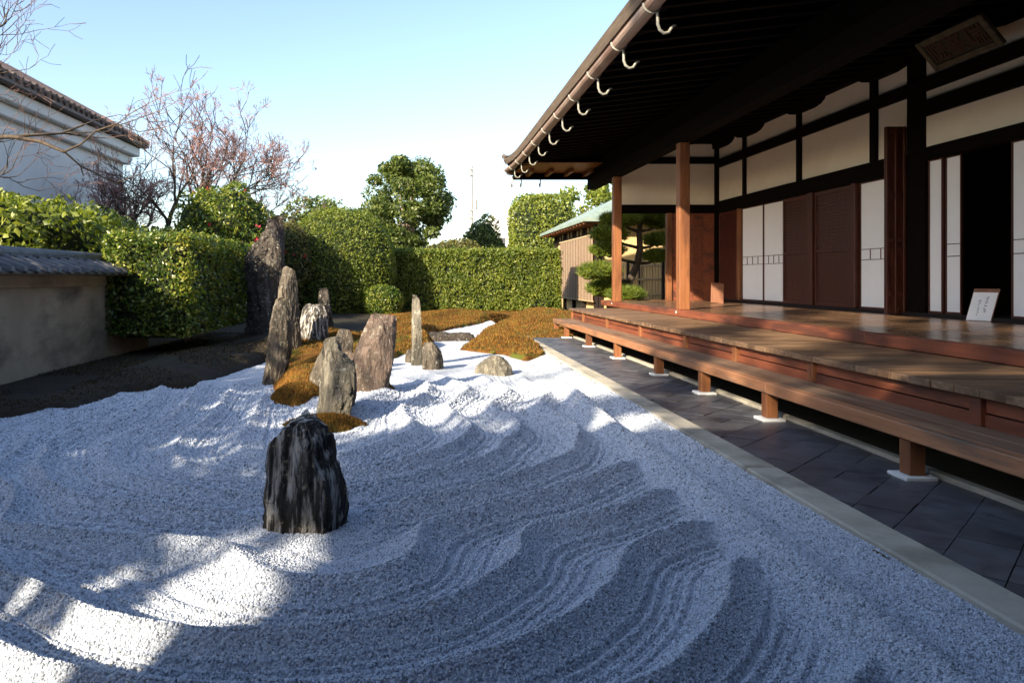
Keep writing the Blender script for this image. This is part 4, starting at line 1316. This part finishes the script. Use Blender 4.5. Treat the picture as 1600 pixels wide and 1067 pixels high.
def box_hedge(name, x0, x1, y0, y1, z0, z1, n, size, m, label, faces='ftlr', top_var=.05, lobes=True):
    root = empty(name, ((x0 + x1) / 2, (y0 + y1) / 2, 0), label, 'hedge')
    A = {'f': (x1 - x0) * (z1 - z0), 't': (x1 - x0) * (y1 - y0), 'l': (y1 - y0) * (z1 - z0), 'r': (y1 - y0) * (z1 - z0), 'k': (x1 - x0) * (z1 - z0)}
    tot = sum(A[f] for f in faces)
    Ps, Ns = [], []
    for f in faces:
        k = int(n * A[f] / tot)
        u, v, w = RNG.random(k), RNG.random(k), RNG.random(k) ** 1.6 * .16
        X = x0 + (x1 - x0) * u; Yy = y0 + (y1 - y0) * v; Zz = z0 + (z1 - z0) * v
        if f == 'f': P = np.stack([X, y0 + w, Zz], -1); N = (0, -1, 0)
        if f == 'k': P = np.stack([X, y1 - w, Zz], -1); N = (0, 1, 0)
        if f == 't': P = np.stack([X, Yy, z1 - w], -1); N = (0, 0, 1)
        if f == 'l': P = np.stack([x0 + w, y0 + (y1 - y0) * u, Zz], -1); N = (-1, 0, 0)
        if f == 'r': P = np.stack([x1 - w, y0 + (y1 - y0) * u, Zz], -1); N = (1, 0, 0)
        N = np.tile(np.array(N, float), (k, 1))
        P = P + N * (.11 * fbm(P * 2.1, 3) + .09 * fbm(P * 8, 2) + .05 * np.maximum(RNG.normal(size=len(P)), 0) ** 3 * .4)[:, None]
        kp = fbm(P * 5.5 + 3, 2) > -.42
        P, N = P[kp], N[kp]
        # rounded shoulders
        Ps.append(P); Ns.append(N)
    P = np.concatenate(Ps); N = np.concatenate(Ns)
    C = np.array([(x0 + x1) / 2, (y0 + y1) / 2, (z0 + z1) / 2]); H = np.array([(x1 - x0) / 2, (y1 - y0) / 2, (z1 - z0) / 2])
    q = (P - C)
    rr = .16
    inner = np.sign(q) * np.maximum(np.minimum(np.abs(q), H - rr), 0); dd = q - inner
    ln = np.linalg.norm(dd, axis=1, keepdims=True)
    lim = rr * 1.12
    dd = np.where(ln > lim, dd / (ln + 1e-9) * (lim + (ln - lim) * .25), dd)
    P = C + inner + dd
    N = N + .6 * dd / rr
    N[:, 2] += .25
    N /= np.linalg.norm(N, axis=1, keepdims=True)
    link('foliage', leaves(P, N, size, .45), m, root)
    i_ = .11
    MB().box(x0 + i_, x1 - i_, y0 + i_, y1 - i_, max(z0 - .02, 0), z1 - i_, .12).build('shadow_core', M['core'], root)  # solid dark box blocks the view, standing for inner shade
    return root

def bush(name, c, r, n, size, m, label, p=2.3, cat='bush', zmin=-.95, bump=.14, bs=1.6, flowers=0, group=None, core=.84, stem=True, shell=.14):
    root = empty(name, (c[0], c[1], 0), label, cat, group)
    P, N = ellipsoid_pts(n, c, r, p, shell, zmin, bump, bs)
    N[:, 2] += .2
    link('foliage', leaves(P, N, size, .42), m, root)
    link('shadow_core', ellipsoid_core(c, r, p, core, bump=bump, bs=bs), M['core'], root, smooth=True)  # solid dark fill in place of the shaded interior
    if stem and c[2] - r[2] > 0:
        MB().tube([(c[0], c[1], -.1), (c[0] + .03, c[1], c[2] - r[2] * .5)], [.07, .05], 7).build('stem', M['trunk'], root)
    if flowers:
        P, N = ellipsoid_pts(flowers, c, r, p, .03, -.2, bump, bs)
        k = N[:, 1] < .2
        fl = MB()
        P = P[k]
        rep = np.repeat(P, 6, 0) + RNG.normal(size=(len(P) * 6, 3)) * .018
        link('flowers', leaves(rep, np.repeat(N[k], 6, 0), .06, .3, .9), M['flower'], root)
    return root

# ------------------------------------------------------------------ trees
def grow(mb, p, d, length, rad, depth, rs, spread=.6, up=.1, kids=(2, 3), shrink=.72, seg=4, wig=.22, minr=.004, sides=6, tips=None, taper=.65):
    pts = [p.copy()]; radii = [rad]
    dd = d.copy()
    for i in range(seg):
        dd = (dd + Vector((rs.gauss(0, wig), rs.gauss(0, wig), rs.gauss(0, wig) + up * .4))).normalized()
        pts.append(pts[-1] + dd * (length / seg)); radii.append(max(rad * (1 - (1 - taper) * (i + 1) / seg), minr))
    mb.tube(pts, radii, max(3, sides), cap=False)
    if depth == 0:
        if tips is not None: tips.append((pts[-1].copy(), dd.copy()))
        return
    for k in range(rs.randint(*kids)):
        i = rs.randint(max(1, seg // 2), seg) if k else seg
        ax = Vector((rs.gauss(0, 1), rs.gauss(0, 1), rs.gauss(0, 1)))
        ax = (ax - dd * ax.dot(dd)).normalized()
        nd = (dd + ax * spread * rs.uniform(.6, 1.4) + Vector((0, 0, up))).normalized()
        grow(mb, pts[i], nd, length * shrink * rs.uniform(.75, 1.2), max(radii[i] * .72, minr), depth - 1, rs, spread, up, kids, shrink, max(2, seg - (depth % 2)), wig, minr, max(3, sides - 1), tips, taper)

def leafy_tree(name, base, trunk_h, trunk_r, crown_c, crown_r, clumps, per, size, m, label, seed=1, clump_r=.35, p=2.3, trunk_m=None, group=None, cat='tree', shellmin=.45):
    rs = random.Random(seed); rg = np.random.default_rng(seed)
    root = empty(name, base, label, cat, group)
    mb = MB()
    tops = []
    grow(mb, Vector(base) - Vector((0, 0, .1)), Vector((0, 0, 1)), trunk_h, trunk_r, 3, rs, .55, .25, (3, 4), .62, 4, .10, .012, 8, tops)
    mb.build('trunk', trunk_m or M['trunk'], root, smooth=True)
    d = rg.normal(size=(clumps, 3)); d /= np.linalg.norm(d, axis=1, keepdims=True)
    k = (np.abs(d) ** p).sum(1) ** (-1 / p)
    C = d * (k * (shellmin + (1 - shellmin) * rg.random(clumps) ** .5))[:, None] * np.array(crown_r) * .92 + np.array(crown_c)
    Ps, Ns = [], []
    for i in range(clumps):
        cr = clump_r * rg.uniform(.65, 1.3)
        e = rg.normal(size=(per, 3)); e /= np.linalg.norm(e, axis=1, keepdims=True)
        Ps.append(C[i] + e * cr * np.array([1, 1, .7]) * (.55 + .45 * rg.random((per, 1)))); Ns.append(e)
    P = np.concatenate(Ps); N = np.concatenate(Ns); N[:, 2] += .35; N /= np.linalg.norm(N, axis=1, keepdims=True)
    link('crown', leaves(P, N, size, .4), m, root)
    return root

def bare_tree(name, base, d, length, rad, depth, label, seed, m1, m2, spread=.6, up=.08, kids=(2, 3), shrink=.74, wig=.2, minr=.004, extra=None, twig_depth=2, seg=4):
    rs = random.Random(seed)
    root = empty(name, base, label, 'bare tree')
    mb = MB(); tips = []
    grow(mb, Vector(base), Vector(d).normalized(), length, rad, depth, rs, spread, up, kids, shrink, seg, wig, minr * 2, 7, tips)
    if extra:
        for (b2, d2, l2, r2) in extra:
            grow(mb, Vector(b2), Vector(d2).normalized(), l2, r2, depth - 1, rs, spread, up, kids, shrink, seg, wig, minr * 2, 6, tips)
    mb.build('trunk', m1, root, smooth=True)
    tw = MB()
    for (p, dd) in tips:
        grow(tw, p, dd, length * shrink ** (depth + 1) * 1.1, minr * 1.6, twig_depth, rs, spread * 1.1, up, (2, 3), .75, 3, wig, minr, 3, None)
    link('twigs', tw.mesh('twigs', fix=False), m2, root)
    return root

# left clipped hedge block with its return along the bank
box_hedge('clipped_hedge', -3.86, -2.76, 8.8, 12.6, .28, 1.57, 34000, .047, M['leaf_glossy'], 'square clipped glossy hedge block at the end of the earthen wall', 'ftlr')
# back hedge
box_hedge('clipped_hedge', -1.0, 4.02, 20.5, 21.6, .05, 1.83, 52000, .056, M['leaf_hedge'], 'long low clipped hedge closing the back of the garden', 'ftlr')
# big round clipped bush
bush('round_bush', (-2.15, 19.9, 1.25), (1.52, 1.35, 1.68), 50000, .056, M['leaf_hedge'], 'large dome shaped clipped bush behind the standing stones', p=2.35, bump=.05, cat='bush', zmin=-.8, core=.92)
bush('round_bush', (-.95, 18.9, .38), (.55, .5, .45), 5000, .055, M['leaf_glossy'], 'low bright green shrub at the right foot of the dome bush', p=2.2, bump=.15, zmin=-.8)
# shrubs behind the wall
bush('shrub', (-5.35, 9.6, 1.25), (1.15, 1.3, .84), 9000, .095, M['leaf_light'], 'bright yellow green shrub above the wall coping at far left', bump=.45, bs=2.0)
bush('shrub', (-5.6, 12.2, 1.2), (1.25, 1.2, .92), 7500, .10, M['leaf_tree'], 'dark glossy shrub above the wall coping, left of the hedge block', bump=.45, bs=2.0)
bush('shrub', (-5.7, 14.6, 1.1), (1.2, 1.1, .95), 5000, .10, M['leaf_tree'], 'green shrub behind the clipped hedge block under the bare tree', bump=.45, bs=2.0)
bush('camellia', (-4.55, 16.9, 1.65), (1.15, 1.1, 1.45), 14000, .080, M['leaf_glossy'], 'tall camellia with red flowers behind the tallest stone', bump=.30, bs=1.9, flowers=60)
bush('camellia', (-3.6, 18.9, 1.35), (.9, .9, 1.2), 8000, .080, M['leaf_olive'], 'olive camellia with red flowers beside the dome bush', bump=.28, bs=2.0, flowers=40)

# bare maple with pink twigs and knotted trunk
bare_tree('bare_maple', (-7.1, 19.6, .3), (.05, 0, 1), 1.32, .21, 5, 'bare maple with knotted dark trunk and pinkish twig crown', 5, M['trunk'], M['twig_pink'],
          spread=.66, up=.10, kids=(3, 3), shrink=.73, wig=.18, minr=.0050, twig_depth=3,
          extra=[((-6.9, 19.5, 1.6), (1.0, -.1, .75), 1.5, .10), ((-6.9, 19.5, 1.9), (1.1, .3, .75), 1.45, .09), ((-6.6, 19.5, 2.0), (1.4, .1, .6), 1.5, .08), ((-7, 19.5, 1.8), (.4, .1, 1.0), 1.35, .08),
                 ((-6.4, 19.7, 2.4), (1.2, .3, .8), 1.3, .07), ((-6.2, 19.8, 2.6), (1.3, .3, 1.0), 1.2, .06)])
# bare tree at the far left, branches reaching into view
bare_tree('bare_cherry', (-7.6, 9.6, 0), (.1, .02, 1), 2.3, .15, 4, 'bare tree with thin crooked branches crossing the storehouse at upper left', 23, M['trunk'], M['twig'],
          spread=.7, up=.16, kids=(2, 3), shrink=.70, wig=.22, minr=.0034, twig_depth=2,
          extra=[((-6.5, 9.6, 2.7), (.7, .1, .55), .45, .035), ((-6.6, 9.6, 3.2), (.9, .0, .6), .75, .04), ((-6.3, 9.6, 2.3), (.9, .0, .5), .5, .022), ((-6.4, 9.6, 3.6), (.8, .0, .9), .8, .03)])

# trees behind the back hedge
leafy_tree('evergreen_tree', (-.57, 28.5, 0), 2.3, .24, (-.62, 28.5, 3.75), (1.75, 1.6, 1.95), 92, 300, .13, M['leaf_tree'],
           'tall rounded evergreen tree rising alone above the back hedge', seed=4, clump_r=.52, p=2.7, trunk_m=M['trunk_pale'], shellmin=.45)
bush('clipped_tree', (4.62, 27.5, 2.1), (1.20, 1.0, 2.02), 15000, .10, M['leaf_light'], 'square clipped light green tree behind the right end of the back hedge', p=6, bump=.10, bs=2.2, cat='tree')
bush('shrub', (1.2, 26, 1.5), (1.3, .8, .95), 6000, .10, M['leaf_olive'], 'rusty olive shrub showing over the back hedge, right of the evergreen tree', bump=.35, bs=1.5)
bush('shrub', (2.75, 31, 1.9), (.95, .8, 1.6), 5000, .11, M['leaf_tree'], 'grey green shrub below the utility pole', bump=.35, bs=1.3)
bush('shrub', (-1.9, 27, 1.5), (1.6, .8, 1.0), 6000, .10, M['leaf_light'], 'light green shrub behind the dome bush', bump=.3, bs=1.5)
leafy_tree('far_tree', (-8.0, 55, 0), 2.4, .25, (-8.0, 55, 4.6), (2.6, 2, 2.6), 40, 110, .26, M['leaf_tree'], 'hazy green tree far behind the dome bush', seed=14, clump_r=.9)
leafy_tree('far_tree', (-4.4, 60, 0), 2.4, .25, (-4.6, 60, 4.2), (3.4, 2, 2.4), 36, 110, .26, M['leaf_olive'], 'reddish brown far tree left of the rounded evergreen', seed=15, clump_r=.9)
leafy_tree('far_tree', (8.5, 36, 0), 2.0, .25, (8.6, 36, 3.9), (2.4, 2, 2.0), 50, 140, .20, M['leaf_light'], 'light green tree beyond the green roofed tea house', seed=16, clump_r=.7)
# far wooded hill
hill = MB(); vs = []; fs = []
HX = np.linspace(-160, 200, 70)
for k, x in enumerate(HX):
    h = 9 + 6 * float(fbm(np.array([x * .02, .3, 0]), 3)) + 1.2 * float(fbm(np.array([x * .3, 2, 0]), 2))
    vs += [(x, 300, -1), (x, 310, h), (x, 360, h + 3), (x, 420, -1)]
for k in range(len(HX) - 1):
    for j in range(3):
        a = k * 4 + j; fs.append((a, a + 4, a + 5, a + 1))
hill.add(vs, fs)
tag(hill.build('hill', M['leaf_olive'], smooth=True), kind='structure')

# utility pole
def utility_pole():
    x, y = (737 - VX) / F * 80, 80
    r = empty('utility_pole', (x, y, 0), 'pale concrete utility pole with cross arms beyond the hedge', 'utility pole')
    MB().tube([(x, y, 0), (x, y, 13.4)], [.2, .13], 10).build('pole', M['concrete'], r)
    for z, w in ((12.9, .9), (12.3, .7), (8.4, .6), (7.6, .6)):
        bx('cross_arm', x - w, x + w, y - .26, y - .14, z, z + .12, M['concrete'], r, .01)
    for z, w in ((12.9, .85), (12.9, 0.4), (12.9, -.4), (12.9, -.85), (12.3, .6), (12.3, -.6)):
        MB().tube([(x + w, y - .2, z + .12), (x + w, y - .2, z + .42)], [.07, .05], 6).build('insulator', M['concrete'], r)
    MB().tube([(x + .42, y, 8.6), (x + .42, y, 9.6)], .22, 10).build('transformer', M['concrete'], r)
utility_pole()
# pale house gable behind the hedge
def pale_house():
    x0, x1, y = (768 - VX) / F * 45, (806 - VX) / F * 45, 45
    r = empty('pale_house', (x0, y, 0), 'narrow pale house front beside the clipped tree', 'house')
    MB().box(x0, x1 + 1.2, y, y + 6, 0, 4.9).build('wall', M['white_plaster'], r)
    MB().prism([(x0 - .06, 4.9), (x0 + .8, 5.5), (x1 + 1.3, 4.9)], y - .02, y + 6, 'y').build('roof', M['white_plaster'], r)
    MB().tube([(x0 + 1.1, y - .06, 0), (x0 + 1.1, y - .06, 4.9)], .06, 6).build('downpipe', M['concrete'], r)
    bx('window', x0 + .25, x0 + .85, y - .03, y - .004, 2.6, 3.5, M['roof_tile'], r)
    bx('awning', x0 - .3, x0 + .5, y - .5, y - .05, 3.0, 3.08, M['kura_tile'], r)
pale_house()

# tea house with green copper roof, reed screen, bamboo fence and pine
def tea_house():
    r = empty('tea_house', (6, 20, 0), 'small tea house with pale green copper roof beyond the hall', 'building')
    x0, x1, y0, y1 = 4.75, 9.6, 19.6, 25.5
    MB().box(x0 + .08, x1, y0 + .08, y1, 0, 2.6).build('wall', M['ochre'], r)
    for y in (19.6, 21.0, 22.4, 23.8, 25.3):
        bx('wall_post', x0 - .02, x0 + .079, y, y + .10, 0, 2.55, M['wood_dark'], r)
    for x in (4.85, 5.9, 6.9, 7.9):
        bx('wall_post', x, x + .09, y0 + .0, y0 + .079, 0, 2.55, M['wood_dark'], r)
    bx('wall_rail', x0, x0 + .078, y0 + .1, y1, 2.18, 2.26, M['wood_dark'], r)
    for k in range(12):
        bx('window_bar', x0 + .01, x0 + .05, 19.9 + k * .45, 19.94 + k * .45, 2.262, 2.52, M['wood_dark'], r)
    e = [(4.32, 19.1, 2.58), (9.9, 19.1, 2.58), (9.9, 26.0, 2.58), (4.32, 26.0, 2.58)]
    rg = [(7.1, 21.6, 3.95), (7.1, 23.6, 3.95)]
    b = [(p[0], p[1], 2.50) for p in e]
    MB().add(e + rg + b, [(0, 1, 4), (1, 2, 5, 4), (2, 3, 5), (3, 0, 4, 5), (0, 6, 7, 1), (1, 7, 8, 2), (2, 8, 9, 3), (3, 9, 6, 0), (6, 9, 8, 7)]).build('roof', M['copper'], r)
    y = 19.3
    while y < 25.9:
        bx('rafter', 4.36, 5.0, y, y + .05, 2.44, 2.499, M['wood_post'], r); y += .42
tea_house()
def reed():
    r = empty('reed_screen', (4.66, 21.5, .3), 'hanging reed screen on the side of the tea house', 'screen')
    for k in range(4):
        a = 19.55 + k * 1.12
        pn = MB().box(4.659, 4.67, a, a + 1.10, .40, 2.15).build('reed_panel', M['reed'], r)
        rd = MB(); z = .41
        while z < 2.14:
            rd.box(4.649 + random.uniform(0, .004), 4.6585, a + .004, a + 1.096, z, z + .014); z += .020
        tag(rd.build('reeds', M['reed'], pn), kind='stuff')
        for q in (.18, .55, .92):
            bx('binding_cord', 4.644, 4.6485, a + q, a + q + .012, .40, 2.15, M['wood_dark'], pn, 0)
    bx('top_bar', 4.64, 4.685, 19.5, 24.1, 2.151, 2.19, M['bamboo'], r)
    bx('bottom_bar', 4.645, 4.68, 19.5, 24.1, .36, .399, M['bamboo'], r)
reed()
def fence():
    r = empty('bamboo_fence', (6, 18.6, 0), 'pale bamboo lattice fence seen through the opening in the end wall', 'fence')
    for z in (.55, .95, 1.30):
        bx('rail', 4.9, 7.6, 18.58, 18.62, z, z + .05, M['bamboo'], r)
    x = 4.92
    while x < 7.6:
        bx('slat', x, x + .03, 18.621, 18.64, .15, 1.38, M['bamboo'], r, .006); x += .075
    for x in (5.3, 6.2, 7.1):
        bx('fence_post', x, x + .06, 18.52, 18.579, 0, 1.42, M['wood_dark'], r)
fence()
def pine():
    r = empty('pine_tree', (4.75, 17.2, 0), 'clipped pine with flat needle pads between hall and tea house', 'tree')
    k = 17.2 / F
    def w(px, py, y=17.2): return Vector(((px - VX) / F * y, y, 1 + (VY - py) / F * y))
    mb = MB()
    tr = [Vector((4.72, 17.25, -.05)), w(975, 462), w(984, 440), w(996, 412), w(1000, 388), w(998, 362), w(1003, 340), w(1000, 325)]
    mb.tube(tr, [.11, .10, .09, .085, .075, .06, .05, .03], 8)
    pads = [(1005, 338, 30, 9), (968, 345, 24, 8), (1032, 348, 20, 8), (952, 368, 22, 8), (1030, 376, 20, 7), (950, 392, 20, 8), (1028, 402, 18, 7), (937, 426, 26, 11), (948, 452, 26, 11), (978, 462, 22, 9)]
    P, N = [], []
    for i, (px, py, wx, hz) in enumerate(pads):
        c = w(px, py, 17.2 + (-.35 if i % 2 else .2))
        q = min(tr, key=lambda t: abs(t.z - c.z + .15))
        mb.tube([q, (q + c) * .5 + Vector((0, 0, -.06)), c + Vector((0, 0, -.05))], [.045, .035, .02], 6)
        n = 800
        e = RNG.normal(size=(n, 3)); e /= np.linalg.norm(e, axis=1, keepdims=True)
        rad = RNG.random((n, 1)) ** .4
        P.append(np.array(c) + e * rad * np.array([wx * k * 1.25, wx * k * .9, hz * k * 1.15]) + RNG.normal(size=(n, 3)) * .03); N.append(e)
    mb.build('trunk', M['trunk'], r, smooth=True)
    P = np.concatenate(P)
    # needle tufts: many thin blades fanning up from each point
    nn = 12
    Q = np.repeat(P, nn, 0); n = len(Q)
    d = RNG.normal(size=(n, 3)); d[:, 2] = np.abs(d[:, 2]) * .9 + .35; d /= np.linalg.norm(d, axis=1, keepdims=True)
    s = np.cross(d, RNG.normal(size=(n, 3))); s /= np.linalg.norm(s, axis=1, keepdims=True)
    V = np.stack([Q - s * .006, Q + s * .006, Q + d * .15], 1).reshape(-1, 3)
    link('needles', np_mesh('needles', V, np.arange(3 * n).reshape(-1, 3)), M['needle'], r)
pine()

# ------------------------------------------------------------------ trees and shrubs beside and behind the viewer that shade the foreground
def shade_pos(c, X): return (X, c + 1.1 * X)
def shade_tree(c, X, zc, rc, rz, clumps, per, size, label, seed, clump_r=.6):
    x, y = shade_pos(c, X)
    leafy_tree('garden_tree', (x, y, 0), max(zc - rz, 1.2) + .6, .2, (x, y, zc), (rc, rc, rz), clumps, per, size, M['leaf_tree'], label, seed=seed, clump_r=clump_r, p=2.6, group='evergreens shading the front gravel', shellmin=.0)
shade_tree(.4, -7.6, 8.4, 1.9, 3.0, 27, 55, .19, 'broad evergreen behind the viewer dappling the veranda', 33, .55)
shade_tree(1.9, -6.6, 7.3, .75, 2.5, 15, 55, .16, 'light crowned evergreen behind the viewer, right of the slender one', 37, .38)
shade_tree(4.15, -5.6, 6.6, .45, 3.4, 46, 60, .15, 'slender tall evergreen shading the middle gravel', 35, .34)
for c_, h_, lb in ((4.28, 1.85, 'tall shrub over the wall beside the viewer'), (5.6, 1.50, 'tall shrub over the wall just left of the viewer'), (7.2, 1.45, 'dense shrub over the wall, third from the viewer'),
                   (8.9, 1.40, 'leafy shrub over the wall, fourth from the viewer'), (10.6, 1.2, 'leafy shrub over the wall, fifth from the viewer'), (12.2, .98, 'leafy shrub over the wall, nearest the frame edge')):
    bush('garden_shrub', (*shade_pos(c_, -5.1), h_ + .2), (.8, .85 if c_ > 5 else .62, h_), 2600, .12, M['leaf_tree'], lb, bump=.3, core=.70, group='shrubs along the outer side of the wall')

# the hall's wing behind the viewer
def wing():
    r = empty('temple_wing', (0, -4, 0), 'dark timber wing of the temple behind the viewer', 'temple')
    MB().box(-3.62, 9.5, -9, -1.3, 0, 2.6).build('wall', M['wood_shutter'], r)
    for k in range(7):
        bx('plaster_panel', -3.4 + k * 1.85, -1.75 + k * 1.85, -1.299, -1.27, 2.0, 2.5, M['plaster'], r, 0)
    for k in range(7):
        bx('wall_post', -3.56 + k * 1.85, -3.42 + k * 1.85, -1.298, -1.21, 0, 2.6, M['wood_dark'], r)
    for k in range(4):
        bx('floor_plank', -3.5, 2.3, -1.20 + k * .18, -1.025 + k * .18, .36, .40, M['wood_deck'], r)
    V = [(-3.95, -10, 2.72), (9.5, -10, 2.72), (9.5, .7, 2.72), (-3.95, .7, 2.72), (-.4, -4.8, 6.2), (9.5, -4.8, 6.2),
         (-3.95, -10, 2.60), (9.5, -10, 2.60), (9.5, .7, 2.60), (-3.95, .7, 2.60)]
    V = [(min(x, 1.6) if y > 0 else x, y, z) for x, y, z in V]
    MB().add(V, [(0, 1, 5, 4), (1, 2, 5), (2, 3, 4, 5), (3, 0, 4), (6, 9, 8, 7), (0, 6, 7, 1), (1, 7, 8, 2), (2, 8, 9, 3), (3, 9, 6, 0)]).build('roof', M['wood_dark'], r)
wing()
scene.cycles.max_bounces = 6
scene.cycles.diffuse_bounces = 3
scene.cycles.glossy_bounces = 2
scene.cycles.transmission_bounces = 2
